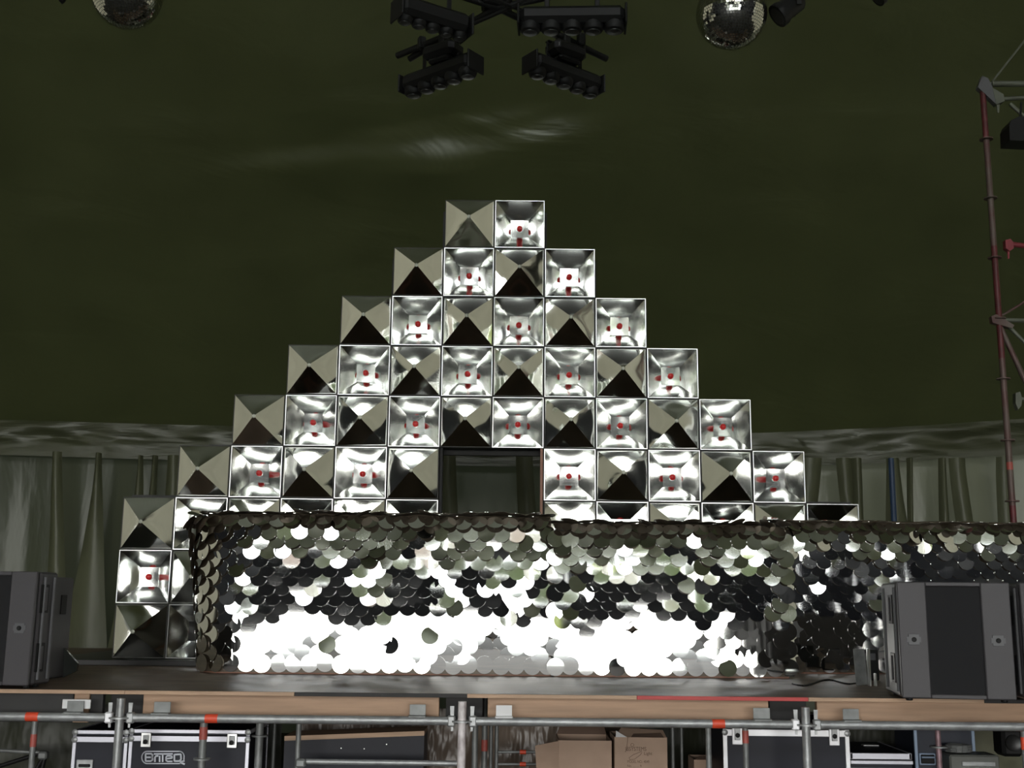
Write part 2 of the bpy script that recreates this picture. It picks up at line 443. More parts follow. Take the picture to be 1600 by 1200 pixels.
# joists seen in the gaps
for a, lab in ((190, 'dark cross joist under the deck behind the left scaffold upright'), (724, 'dark cross joist under the deck behind the flaking white upright'), (1240, 'dark cross joist under the deck left of the right scaffold upright')):
    x = xe(a, 1090)
    tag(MB().box((x, 8.6, ZS - .105), (.22, 2.9, .16)).build('cross_joist', M['timber_dark']), lab, 'joist', 'joists under the stage')

# black riser behind the booth, carrying the mirror panels
TY = 9.88; TS = .45; TX = -.17; TZ = 1.6 + 3.586
RZ = TZ - 9 * TS
o = MB().box((-.2, (9.66 + 13.0) / 2, (ZS + RZ) / 2 - .002), (7.4, 3.31, RZ - ZS - .006), ch=.003).build('low_riser', M['riser'])
tag(o, 'low black riser board on the stage under the mirror panel wall', 'riser')

# ------------------------------------------------------------------ mirror panels
def facet_mesh(name, quad, m, sub=5, bulge=0.0, seed=0):
    """a sheet with a slight belly, quad corners a,b,c,d; front side towards -y"""
    a, b, c, d = [Vector(q) for q in quad]
    mb = MB()
    nn = (b - a).cross(d - a)
    if nn.length < 1e-9: nn = (c - a).cross(d - a)
    nn.normalize()
    for j in range(sub + 1):
        for i in range(sub + 1):
            s, t = i / sub, j / sub
            p = a.lerp(b, s).lerp(d.lerp(c, s), t)
            p += nn * bulge * math.sin(math.pi * s) * math.sin(math.pi * t)
            mb.v.append(p)
    for j in range(sub):
        for i in range(sub):
            k = j * (sub + 1) + i
            mb.f.append((k, k + 1, k + sub + 2, k + sub + 1)); mb.m.append(0)
    return mb
H = TS / 2 - .004
G = .002
def frame_mb(y0=-.006, y1=.0, wd=.007):
    f = MB()
    for sx in (-1, 1): f.box((sx * (H - wd / 2), (y0 + y1) / 2, 0), (wd, y1 - y0, 2 * H))
    for sz in (-1, 1): f.box((0, (y0 + y1) / 2, sz * (H - wd / 2)), (2 * H - 2 * wd, y1 - y0, wd))
    return f
def casing_mb(dep=.14):
    c = MB()
    for sx in (-1, 1): c.box((sx * (H - .003), dep / 2 + .001, 0), (.006, dep, 2 * H))
    for sz in (-1, 1): c.box((0, dep / 2 + .001, sz * (H - .003)), (2 * H - .012, dep, .006))
    c.box((0, dep + .005, 0), (2 * H, .006, 2 * H))
    return c
def link(name, mesh_o, parent):
    mesh_o.parent = parent; return mesh_o
def make_pyramid():
    r = thing('convex_mirror_panel', '', 'mirror panel')
    a = H - .008; ap = Vector((0, -.20, 0)); e = .014
    # facets as quads ending in a tiny edge at the tip
    cs = [(-a, a), (a, a), (a, -a), (-a, -a)]
    for k in range(4):
        x0, z0 = cs[k]; x1, z1 = cs[(k + 1) % 4]
        t0 = Vector((x0 / a * e, -.198, z0 / a * e)); t1 = Vector((x1 / a * e, -.198, z1 / a * e))
        facet_mesh('f', [(x0, -.004, z0), (x1, -.004, z1), t1, t0], None, 6, .003).build('mirror_facet', M['mirror'], r, smooth=True)
    MB().lathe((0, -.1975, 0), [(.017, 0), (.017, .004), (.011, .006), (.010, .010)], 14, (0, -1, 0)).build('tip_bolt', M['bolt'], r, smooth=True)
    frame_mb(-.003, .002, .004).build('edge_frame', M['box_dark'], r)
    casing_mb().build('casing', M['box_dark'], r)
    return r
def make_recess():
    r = thing('recessed_mirror_panel', '', 'mirror panel')
    a = H - .009; b = .082; dp = .132
    cs = [(-a, a), (a, a), (a, -a), (-a, -a)]; ci = [(-b, b), (b, b), (b, -b), (-b, -b)]
    for k in range(4):
        x0, z0 = cs[k]; x1, z1 = cs[(k + 1) % 4]; u0, w0 = ci[k]; u1, w1 = ci[(k + 1) % 4]
        facet_mesh('f', [(x0, 0, z0), (x1, 0, z1), (u1, dp, w1), (u0, dp, w0)], None, 6, .006).build('mirror_facet', M['mirror_dent'], r, smooth=True)
    facet_mesh('f', [(-b, dp, b), (b, dp, b), (b, dp, -b), (-b, dp, -b)], None, 6, .002).build('back_plate', M['mirror_dent'], r, smooth=True)
    MB().lathe((0, dp - .001, 0), [(.026, 0), (.026, .008), (.025, .010), (.025, .020), (.018, .029), (.005, .033)], 14, (0, -1, 0)).build('red_lamp', M['red_lamp'], r, smooth=True)
    frame_mb(-.008, .002, .006).build('edge_frame', M['alu'], r)
    casing_mb().build('casing', M['box_dark'], r)
    return r
def copy_tree(o):
    c = o.copy(); col.objects.link(c)
    for ch in o.children:
        d = ch.copy(); col.objects.link(d); d.parent = c; d.matrix_parent_inverse = ch.matrix_parent_inverse
    return c
ORD = ['first', 'second', 'third', 'fourth', 'fifth', 'sixth', 'seventh', 'eighth', 'ninth', 'tenth', 'eleventh', 'twelfth']
ROWS = ['topmost row', 'second row', 'third row', 'fourth row', 'fifth row', 'sixth row', 'seventh row half hidden by the booth', 'eighth row', 'bottom row']
protoA, protoB = make_pyramid(), make_recess()
usedA = usedB = False
for k in range(9):
    half = min(k + 1, 7)
    cols = list(range(-half, half))
    if k in (5, 6): cols = [c for c in cols if c not in (-1, 0)]
    if k in (7, 8): cols = cols[:3]
    for i, c in enumerate(cols):
        # checkerboard: first of each row convex, counted from the left edge (rows 0-6); below it alternates downwards
        if k <= 6: convex = (c + half) % 2 == 0
        else: convex = (c + half + (k - 6)) % 2 == 0
        pos = Vector((TX + (c + .5) * TS, TY, TZ - (k + .5) * TS))
        if convex:
            o = protoA if not usedA else copy_tree(protoA); usedA = True; w0 = 'outward pyramid'
        else:
            o = protoB if not usedB else copy_tree(protoB); usedB = True; w0 = 'hollow red-lamp'
        o.location = pos
        o.rotation_euler = (R(random.gauss(0, .5)), 0, R(random.gauss(0, .5)))
        if k <= 5: where = '%s, %s from the left' % (ROWS[k], ORD[i])
        elif k == 6: where = 'row half hidden by booth, %s from the left' % ORD[i]
        else: where = '%s beside booth, %s from the left' % ('second lowest row' if k == 7 else 'lowest row', ORD[i])
        o['label'] = 'mirrored %s panel, %s' % (w0, where)
        o['group'] = 'outward pyramid mirror panels' if convex else 'hollow mirror panels with red lamps'
# timber frame behind the panels
t = thing('panel_support_frame', 'dark timber frame holding the stepped mirror panels from behind', 'frame', (TX, TY + .2, RZ))
for c in range(-6, 8):
    top = max(0, abs(c) - 1) if c != 0 else 0
    top = min(top, 6)
    x = TX + c * TS
    z1 = TZ - top * TS - .06
    if c == 0: continue
    MB().box((x, TY + .19, (RZ + z1) / 2), (.045, .07, z1 - RZ)).build('post', M['timber_dark'], t)
for k in range(1, 7):
    hf = min(k, 6); z = TZ - k * TS
    if k < 6: MB().box((TX, TY + .25, z), (2 * hf * TS + .5, .045, .07)).build('rail', M['timber_dark'], t)
    else:
        for s in (-1, 1): MB().box((TX + s * (TS * 4.1), TY + .25, z), (TS * 5.8, .045, .07)).build('rail', M['timber_dark'], t)
o = MB().box((TX + TS - .018, TY + .04, TZ - 6.2 * TS), (.022, .05, TS * 2.4)).build('door_lath', M['wood_strip'], t); o['label'] = 'red brown lath at the doorway edge'
o = MB().box((TX - TS + .016, TY + .05, TZ - 6.2 * TS), (.022, .06, TS * 2.4)).build('door_lath', M['black'], t); o['label'] = 'black post at the doorway edge'

# ------------------------------------------------------------------ booth of mirror discs
DR = .0655
def disc_mb():
    """one disc: thin, hung by its top edge at the origin, face towards -y"""
    mb = MB(); n = 28; th = .0012
    rings = [(.0, 0), (.5, .0), (.9, .0), (1.0, .0008)]
    vs = []; dish = .00015
    c = Vector((0, 0, -DR + .006))
    for fy, sgn in ((-th, 1), (0, -1)):
        vs.append(c + Vector((0, fy - dish, 0)))
        for rr, _ in rings[1:]:
            for i in range(n):
                t = 2 * math.pi * i / n
                vs.append(c + Vector((math.cos(t) * DR * rr, fy - dish * (1 - rr * rr), math.sin(t) * DR * rr)))
    fs = []; ms = []
    K = 1 + 3 * n
    for s in (0, 1):
        o = s * K
        for i in range(n):
            j = (i + 1) % n
            q = (o, o + 1 + i, o + 1 + j); fs.append(q if s == 0 else q[::-1]); ms.append(s)
            for r in range(2):
                a = o + 1 + r * n
                q = (a + i, a + n + i, a + n + j, a + j); fs.append(q if s == 0 else q[::-1]); ms.append(s)
    for i in range(n):
        j = (i + 1) % n; a = 1 + 2 * n
        fs.append((a + i, K + a + i, K + a + j, a + j)); ms.append(0)
    mb.v = vs; mb.f = fs; mb.m = ms
    return mb
DISC = disc_mb()
disc_me = bpy.data.meshes.new('mirror_disc')
disc_me.from_pydata([tuple(v) for v in DISC.v], [], DISC.f)
disc_me.materials.append(M['disc']); disc_me.materials.append(M['disc_back'])
disc_me.polygons.foreach_set('material_index', DISC.m)
disc_me.polygons.foreach_set('use_smooth', [True] * len(DISC.f)); disc_me.update(); disc_me.set_sharp_from_angle(angle=R(38))

def booth(name, label, path, h, seed, left_flare=0.0, wild=1.0, flat=.16, crumple=(), tiltf=None, vis=1e9):
    """path: plan points left to right; cloth hangs from a rounded rim at height h"""
    P = [Vector((*p, 0)) for p in path]
    d = dense(P, .02); L = [0]
    for a, b in zip(d, d[1:]): L.append(L[-1] + (b - a).length)
    tot = L[-1]
    def at(s):
        s = min(max(s, 0), tot - 1e-4); i = min(int(s / tot * (len(d) - 1)), len(d) - 2)
        while i > 0 and L[i] > s: i -= 1
        while i < len(d) - 2 and L[i + 1] < s: i += 1
        f = (s - L[i]) / max(1e-9, L[i + 1] - L[i])
        p = d[i].lerp(d[i + 1], f)
        i0, i1 = max(0, i - 6), min(len(d) - 1, i + 7)
        tg = (d[i1] - d[i0]).normalized()
        return p, tg, Vector((tg.y, -tg.x, 0))
    rc = .075                                   # rim radius
    arc = rc * math.pi / 2
    total = flat + arc + (h - rc)
    def surf(s, u):
        """u: distance along the profile from the top inside edge; returns point, normal, tangent, down"""
        p, tg, nn = at(s)
        fl = left_flare * max(0, 1 - s / .75) ** 1.2
        if u < flat: o, z, a = -(flat - u) - rc, h, 0.0
        elif u < flat + arc:
            a = (u - flat) / rc; o, z = -rc + rc * math.sin(a), h - rc + rc * math.cos(a)
        else: a = math.pi / 2; o, z = 0, h - rc - (u - flat - arc)
        k = max(0, min(1, z / h))
        wob = .030 * noise.noise(Vector((s * 1.3, z * .7, seed))) + .009 * noise.noise(Vector((s * 3.2, z * 2.2, seed + 3)))
        zz = z + (.022 * noise.noise(Vector((s * 2.5, 0, seed + 9))) if k > .8 else 0)
        o2 = o + fl * k + wob * min(1, k * 2) 
        return Vector((p.x, p.y, 0)) + nn * o2 + Vector((0, 0, ZS + .012 + zz)), tg, nn, a
    root = thing(name, label, 'booth', (P[len(P) // 2].x, P[len(P) // 2].y, ZS))
    # cloth under the discs
    mb = MB(); NS = int(tot / .06); NU = 30
    for j in range(NU + 1):
        for i in range(NS + 1):
            q, tg, nn, a = surf(tot * i / NS, total * j / NU)
            mb.v.append(q - nn * .012 * math.sin(a) - Vector((0, 0, .012 * math.cos(a))))
    for j in range(NU):
        for i in range(NS):
            k = j * (NS + 1) + i; mb.f.append((k, k + 1, k + NS + 2, k + NS + 1)); mb.m.append(0)
    mb.build('backing_cloth', M['disc_back'], root, smooth=True)
    MB().path([surf(tot * i / 60, flat * .55)[0] + Vector((0, 0, .006)) for i in range(61)], .019, 8).build('rolled_hem', M['disc_back'], root, smooth=True)
    # base board along the floor
    mb = MB(); N2 = 14
    for a, b in zip([at(tot * i / N2)[0] for i in range(N2)], [at(tot * (i + 1) / N2)[0] for i in range(N2)]):
        c = (a + b) / 2; ang = math.atan2((b - a).y, (b - a).x); nn = Vector((math.sin(ang), -math.cos(ang), 0))
        mb.box(c - nn * .035 + Vector((0, 0, ZS + .023)), ((b - a).length, .02, .044), rot=Matrix.Rotation(ang, 3, 'Z'))
    mb.build('base_board', M['wood_strip'], root)
    # discs
    random.seed(int(seed * 31))
    hs = .117
    rows = round((total - .128) / .0685); rs = (total - .128) / rows; out = []
    for r in range(rows, -1, -1):
        u = r * rs + .004
        ncol = int(tot / hs)
        for i in range(ncol + 1):
            s = (i + (.5 if r % 2 else 0) + random.gauss(0, .03)) * hs
            if s > tot + .01: continue
            q, tg, nn, a = surf(s, u + random.gauss(0, .003))
            if q.z < ZS + 2 * DR - .075 + .0: pass
            # frame: down direction on the surface
            dn = nn * math.cos(a) - Vector((0, 0, 1)) * math.sin(a)
            fn = nn * math.sin(a) + Vector((0, 0, 1)) * math.cos(a)
            # local slope of the cloth
            q1 = surf(s, min(total, u + .06))[0]
            dn = (q1 - q).normalized() if (q1 - q).length > 1e-4 else dn
            fn = (tg.cross(dn)).normalized()
            if fn.dot(nn * math.sin(a) + Vector((0, 0, 1)) * math.cos(a)) < 0: fn = -fn
            k = (q.z - ZS) / h
            base = (tiltf or tilt0)(k, s)
            cl = noise.noise(Vector((s * 2.6, q.z * 2.8, seed + 20)))
            cl2 = noise.noise(Vector((s * 2.2, q.z * 2.2, seed + 40)))
            sg = wild * (.8 + .5 * min(1, max(0, k - .3) * 5) + 16 * max(0, k - .70))
            tp = base + cl * (2.6 if k < .42 else 1.5 + 12 * max(0, k - .68)) + random.gauss(0, sg)
            ty = cl2 * (2.5 + 8 * max(0, k - .6)) + random.gauss(0, sg * 1.1)
            if random.random() < (.10 if k < .4 else .03): tp += random.gauss(0, 7); ty += random.gauss(0, 7)
            burst = max([math.exp(-((q.x - bx) / bw) ** 2) for bx, bw in crumple] + [0])
            if burst > .4 and .40 < k < .93: tp += random.gauss(0, 3.5) + 3.5; ty += random.gauss(0, 4)
            if r <= 3: tp = abs(tp) * .6 + random.random() * 10; ty = random.gauss(0, 10)
            if r <= 1: tp = random.uniform(-3, 5); ty = random.gauss(0, 6)
            X = tg.copy(); Yv = -fn; Zv = -dn
            X = (Zv.cross(-Yv)).normalized() * (1 if Zv.cross(-Yv).dot(tg) > 0 else -1)
            Mx = Matrix((X, Yv, Zv)).transposed()
            if Mx.determinant() < 0: Mx = Matrix((-X, Yv, Zv)).transposed()
            Rt = Mx @ Matrix.Rotation(R(-tp - 2.0), 3, 'X') @ Matrix.Rotation(R(ty), 3, 'Z')
            pos = q + fn * (.004 + .0006 * (i % 3))
            out.append((Rt, pos, k, r))
    out = [x for x in out if x[1].z - ZS > .10 or x[3] > 0]
    out = [x for x in out if x[1].z - DR * 2 + .006 > ZS - .012]
    out = [(Rt, p + Vector((0, 0, max(0, ZS + 2 * DR - .004 - p.z))), k, r) for Rt, p, k, r in out]
    # the discs of which most shows: the lowest courses first
    vis_ = sorted(out, key=lambda x: (x[3] < 4, abs(x[1].z - ZS - .30) + (9 if x[1].x > vis else 0)))
    indiv = set(id(x) for x in vis_[:100])
    rest = MB()
    for x in out:
        Rt, p, k, r = x
        if id(x) in indiv:
            o = bpy.data.objects.new('mirror_disc', disc_me); col.objects.link(o); o.parent = root
            o.matrix_local = Matrix.Translation(p - root.location) @ Rt.to_4x4()
        else:
            nb = len(rest.v)
            rest.v += [Rt @ v + p for v in DISC.v]; rest.f += [tuple(i + nb for i in f) for f in DISC.f]; rest.m += DISC.m
    o = rest.build('mirror_discs', [M['disc'], M['disc_back']], root, kind='stuff')
    o.data.polygons.foreach_set('use_smooth', [True] * len(rest.f)); o.data.set_sharp_from_angle(angle=R(38))
    return root
def tilt0(k, s):
    if k < .37: return -1.8 + 1.5 * k
    if k < .47: return -1.2 + (k - .37) * 44
    if k < .70: return 3.2 + (k - .47) * 2
    return 3.7 + (k - .70) * 38
def tiltA(k, s): return tilt0(k, s)
pathA = [(-2.16, 9.30), (-2.33, 9.08), (-2.35, 8.92), (-2.29, 8.80), (-2.13, 8.745), (-1.9, 8.74), (.31, 8.79)]
booth('disc_booth', 'taller left section of the booth covered in overlapping round mirror discs', pathA, 1.170, 1.0, left_flare=.34, crumple=((-1.03, .10), (-.50, .09), (.02, .20), (-2.0, .08)))
pathB = [(.335, 8.76), (2.09, 8.82)]
booth('disc_booth', 'middle section of the disc-covered booth, right of the height step', pathB, 1.125, 12.0, crumple=((.45, .08), (1.42, .07), (2.02, .08)))
pathC = [(2.13, 9.20), (2.2, 9.47), (2.35, 9.50), (4.9, 9.56)]
def tiltC(k, s): return (tilt0(k, s) if k < .5 else 3.2 if k < .72 else 3.4 + (k - .72) * 24)
booth('disc_booth', 'dark set-back right wing of the disc-covered booth behind the subwoofer', pathC, 1.20, 25.0, tiltf=tiltC, vis=3.2, flat=.05)

# ------------------------------------------------------------------ speakers
def socket(mb_parent, c, name='socket_plate', s=.055):
    p = MB(); p.box(c, (s, .006, s), ch=.002); p.build(name, M['plate'], mb_parent)
    q = MB().lathe(Vector(c) + Vector((0, -.003, 0)), [(.013, 0), (.013, .004), (.009, .003)], 14, (0, -1, 0)); q.build('jack', M['black'], mb_parent)
def subwoofer(label, x0, x1, y, z0, z1, dep, skew=0.0, handles=True):
    r = thing('subwoofer', label, 'speaker', (0, 0, 0), None)
    cx = (x0 + x1) / 2; wd = x1 - x0; hh = z1 - z0
    r.location = (x0, y, z0); r.rotation_euler = (0, 0, skew)
    def B(mb, nm, m, **k):
        me_o = mb.build(nm, m, None, **k); me_o.parent = r; return me_o
    w4 = wd
    # body with open front recess
    B(MB().box((wd / 2, dep / 2 + .03, hh / 2), (wd, dep - .06, hh), ch=.012), 'cabinet', M['speaker'])
    st = .165 * wd / .64
    B(MB().box((st / 2, .015, hh / 2), (st, .03, hh), ch=.006), 'front_panel', M['speaker'])
    B(MB().box((wd - st / 2, .015, hh / 2), (st, .03, hh), ch=.006), 'front_panel', M['speaker'])
    B(MB().box((wd / 2, .015, hh - .012), (wd - 2 * st, .03, .024), ch=.004), 'front_trim', M['speaker'])
    B(MB().box((wd / 2, .015, .012), (wd - 2 * st, .03, .024), ch=.004), 'front_trim', M['speaker'])
    B(MB().box((wd / 2, .022, hh / 2), (wd - 2 * st, .012, hh - .048)), 'grille', M['grille'])
    for sx in (st / 2, wd - st / 2):
        for (nm, mb2, m) in (('socket_plate', MB().box((sx, -.002, hh * .50), (.062, .006, .062), ch=.002).box((sx, -.002, hh * .50), (.078, .005, .03)), M['plate']),
                             ('socket', MB().lathe((sx, -.004, hh * .50), [(.014, 0), (.014, .006), (.009, .004)], 16, (0, -1, 0)), M['black'])):
            B(mb2, nm, m)
    # side rails and recessed handles on both sides
    for sx, sgn in ((0, -1), (wd, 1)):
        for zc in (hh * .24, hh * .76):
            hb = MB(); x = sx + sgn * .002
            hb.box((x, dep * .42, zc), (.008, min(.15, dep * .36), .17), ch=.003)
            ho = B(hb, 'handle', M['black'])
            gb = MB().box((x + sgn * .008, dep * .42, zc), (.012, .03, .14), ch=.004); B(gb, 'grip', M['speaker'])
        for yy in (.10, dep * .8):
            B(MB().tube((sx + sgn * .004, yy, .03), (sx + sgn * .004, yy, hh - .03), .010, 10), 'corner_runner', M['plate'], smooth=True)
    for sx in (.05, wd - .05):
        for sy in (.08, dep - .08):
            B(MB().lathe((sx, sy, 0), [(.02, 0), (.02, -.014), (.016, -.018)], 12), 'foot', M['black'])
    return r
zb = ZS + .018
a = PZ(1412, 1091, zb); b = PZ(1592, 1095, zb)
ang = math.atan2(b.y - a.y, b.x - a.x)
wR = math.hypot(b.x - a.x, b.y - a.y)
ht = PY(1412, 909, a.y).z - zb
s1 = subwoofer('large charcoal subwoofer with black grille standing on the right of the stage', 0, wR, 0, 0, ht, .62)
s1.location = (a.x, a.y + .02, zb); s1.rotation_euler = (0, 0, ang)
e2 = Vector((math.cos(ang), math.sin(ang), 0))
p2 = Vector((a.x, a.y + .02, zb)) + e2 * (wR + .055)
s2 = subwoofer('second charcoal subwoofer cut off by the right picture edge', 0, wR, 0, 0, ht, .62)
s2.location = p2; s2.rotation_euler = (0, 0, ang)
# left pair: the front one shows its side with handles
a = PZ(52, 1072, zb); hL = PY(52, 893, a.y).z - zb
s3 = subwoofer('charcoal subwoofer at the left picture edge with its handled side showing', 0, wR, 0, 0, hL, .27)
s3.location = (a.x - .035 - wR * math.cos(.10), a.y + wR * math.sin(.10), zb); s3.rotation_euler = (0, 0, -.10)
a2 = PY(107, 1060, 7.86); a2 = Vector((a2.x - .10, 7.43, zb))
hh = PY(100, 897, 7.86).z - zb
t = thing('speaker_cabinet', 'slim black cabinet standing behind the left subwoofer', 'speaker', (a2.x - .24, a2.y + .52, zb - .018))
MB().box((a2.x - .24, a2.y + .60, zb - .018 + hh / 2), (.40, .34, hh), ch=.012).build('cabinet', M['speaker'], t)
MB().box((a2.x - .037, a2.y + .60, zb + hh * .7), (.008, .1, .13), ch=.003).build('handle', M['black'], t)
MB().box((a2.x - .24, a2.y + .427, zb + hh / 2), (.32, .006, hh * .86)).build('grille', M['grille'], t)

# clear triangular plate by the left speakers
tri = [PY(101, 1002, 8.1), PY(122, 1026, 8.1), PY(120, 1038, 8.1), PY(99, 1048, 8.1)]
zmin = min(p.z for p in tri); 
for p in tri: p.z += ZS + .001 - zmin
o = MB().prism(tri, (0, .03, 0)).build('wedge_bracket', M['clear'])
tag(o, 'small smoky wedge plate on the deck beside the left speakers', 'bracket')

# small metal flap box left of the right subwoofer
q = PZ(1352, 1072, ZS)
t = thing('metal_cover', 'small open silver metal cover on the deck beside the right subwoofer', 'cover', q)
hq = PY(1350, 1013, q.y).z - ZS
MB().box((q.x - .022, q.y + .02, ZS + hq / 2), (.085, .006, hq - .01), rot=Euler((0, R(-3), R(12))), ch=.002).build('panel', M['galv_dull'], t)
MB().box((q.x + .03, q.y, ZS + hq / 2), (.012, .05, hq), ch=.003).build('side_flange', M['alu'], t)
MB().box((q.x + .07, q.y + .0, ZS + hq * .17), (.012, .04, hq * .34), ch=.003).build('latch', M['alu'], t)
q2 = PZ(1360, 1064, ZS)
t = thing('control_box', 'small black box on the deck behind the silver cover', 'box', q2)
MB().box((q2.x + .02, q2.y + .1, ZS + .11), (.13, .1, .22), ch=.008).build('body', M['blackp'], t)
MB().box((q2.x + .02, q2.y + .045, ZS + .17), (.08, .01, .05), ch=.003).build('switch_panel', M['plate'], t)
# black cable along the foot of the wing
pts = [PZ(1238 + 130 * i / 16, 1068 + 4 * math.sin(i * .7) - i * .3, ZS + .006) for i in range(17)]
tag(MB().path(pts, .006, 6).build('cable', M['blackp'], smooth=True), 'thin black cable lying on the deck before the dark wing', 'cable')

# ------------------------------------------------------------------ scaffold in front of the stage
RY = 6.85; RZ0 = .947; TR = .0242
t = thing('front_scaffold', 'galvanised scaffold frame running along the front of the stage', 'scaffold', (0, RY, 0))
up = [(187, M['galv'], 1091), (722, M['paint_pipe'], 1096), (1259, M['galv'], 1105)]
upx = [PY(a, 1125, RY).x for a, _, _ in up]
def rosette(mb, x, y, z, r=.062):
    mb.lathe((x, y, z - .005), [(.03, 0), (r, 0), (r, .010), (.03, .010)], 18)
for (a, m, yt), x in zip(up, upx):
    zt = PY(a, yt, RY).z
    o = MB().tube((x, RY, 0.0), (x, RY, zt), TR, 20).lathe((x, RY, 0), [(.06, .0), (.06, .008), (.03, .01)], 16)
    o = o.build('upright', m, t, smooth=True)
    if m == M['paint_pipe']: o['label'] = 'upright with flaking white paint'
    mb = MB(); rosette(mb, x, RY, RZ0 - .0); rosette(mb, x, RY, RZ0 - .5)
    mb.build('rosette', M['galv'], t, smooth=True)
    for s in (-1, 1):
        # wedge heads gripping the rosette and the wedges standing up
        mb = MB().box((x + s * .062, RY, RZ0), (.045, .044, .062), ch=.008); mb.build('wedge_head', M['white_alu'] if s < 0 and m != M['paint_pipe'] else M['galv'], t)
        mb = MB().prism([(x + s * .050, RY - .003, RZ0 - .055), (x + s * .062, RY - .003, RZ0 - .055), (x + s * .070, RY - .003, RZ0 + .083), (x + s * .046, RY - .003, RZ0 + .083)], (0, .006, 0)); mb.build('wedge', M['galv'], t)
xs = [upx[0] - 2.07] + upx + [upx[2] + 2.07]
for i in range(4):
    MB().tube((xs[i] + .08, RY, RZ0), (xs[i + 1] - .08, RY, RZ0), TR, 20).build('ledger', M['galv'], t, smooth=True)
for a in (51, 331, 1122):
    x = PY(a, 1122, RY).x
    MB().tube((x - .036, RY, RZ0), (x + .036, RY, RZ0), TR + .0015, 20).build('tape_band', M['tape'], t, smooth=True)
# L brackets tying the timbers to the ledger
for a0, a1, m in ((104, 130, 'galv'), (240, 266, 'galv'), (640, 665, 'galv'), (775, 800, 'white_alu'), (1177, 1203, 'galv'), (1317, 1342, 'galv')):
    x0 = PY(a0, 1110, RY + .03).x; x1 = PY(a1, 1110, RY + .03).x
    MB().box(((x0 + x1) / 2, RY + .034, RZ0 + .045), (x1 - x0, .004, .085), ch=.001).box(((x0 + x1) / 2, RY + .012, RZ0 + .004), (x1 - x0 + .01, .05, .05), ch=.004).build('bracket', M['galv_dull' if m == 'galv' else 'white'], t)
x0 = PY(97, 1100, RY + .05).x; x1 = PY(141, 1100, RY + .05).x
o = MB().box(((x0 + x1) / 2, RY + .058, RZ0 + .068), (x1 - x0, .012, .052), ch=.002).build('white_plate', M['white'], t); o['label'] = 'white plastic plate behind the bracket'

# tubes of the substructure, one bay in
t = thing('stage_substructure', 'dull scaffold uprights and ledgers standing under the stage deck', 'scaffold', (0, 7.6, 0))
def sub(a, y, r=TR, m='galv_dull', bands=(), ros=(), top=ZS - .03):
    x = PY(a, 1160, y).x
    MB().tube((x, y, 0), (x, y, top), r, 14).build('upright', M[m], t, smooth=True)
    for z, mm in bands: MB().tube((x, y, z - .035), (x, y, z + .035), r + .002, 14).build('tape_band', M[mm], t, smooth=True)
    for z in ros:
        mb = MB(); rosette(mb, x, y, z, .05); mb.build('rosette', M['galv_dull'], t, smooth=True)
    return x
zz = lambda b, y: PY(800, b, y).z
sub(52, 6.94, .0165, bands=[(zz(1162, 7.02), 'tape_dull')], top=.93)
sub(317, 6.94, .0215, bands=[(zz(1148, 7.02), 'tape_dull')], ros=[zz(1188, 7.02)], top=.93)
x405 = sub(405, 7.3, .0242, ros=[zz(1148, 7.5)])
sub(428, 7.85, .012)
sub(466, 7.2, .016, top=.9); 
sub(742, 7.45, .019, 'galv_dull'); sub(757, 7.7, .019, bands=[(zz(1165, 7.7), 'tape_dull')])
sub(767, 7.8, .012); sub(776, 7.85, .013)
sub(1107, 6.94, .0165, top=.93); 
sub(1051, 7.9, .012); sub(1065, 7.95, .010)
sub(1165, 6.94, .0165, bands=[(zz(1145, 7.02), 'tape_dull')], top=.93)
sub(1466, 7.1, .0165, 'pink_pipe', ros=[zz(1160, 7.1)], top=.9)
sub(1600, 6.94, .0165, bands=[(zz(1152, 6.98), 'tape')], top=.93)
pa = PY(474, 1190, 7.2); pb = PY(716, 1193, 7.2)
MB().tube(pa, pb, .017, 14).build('ledger', M['galv'], t, smooth=True)
MB().box(PY(470, 1192, 7.18), (.06, .05, .05), ch=.01).build('wedge_head', M['galv_dull'], t)
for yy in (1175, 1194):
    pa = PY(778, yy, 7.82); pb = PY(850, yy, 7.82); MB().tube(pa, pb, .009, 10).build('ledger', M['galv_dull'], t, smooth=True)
    pm = PY(817, yy, 7.82); MB().tube(pm - Vector((.02, 0, 0)), pm + Vector((.02, 0, 0)), .014, 12).build('tape_band', M['tape'], t, smooth=True)

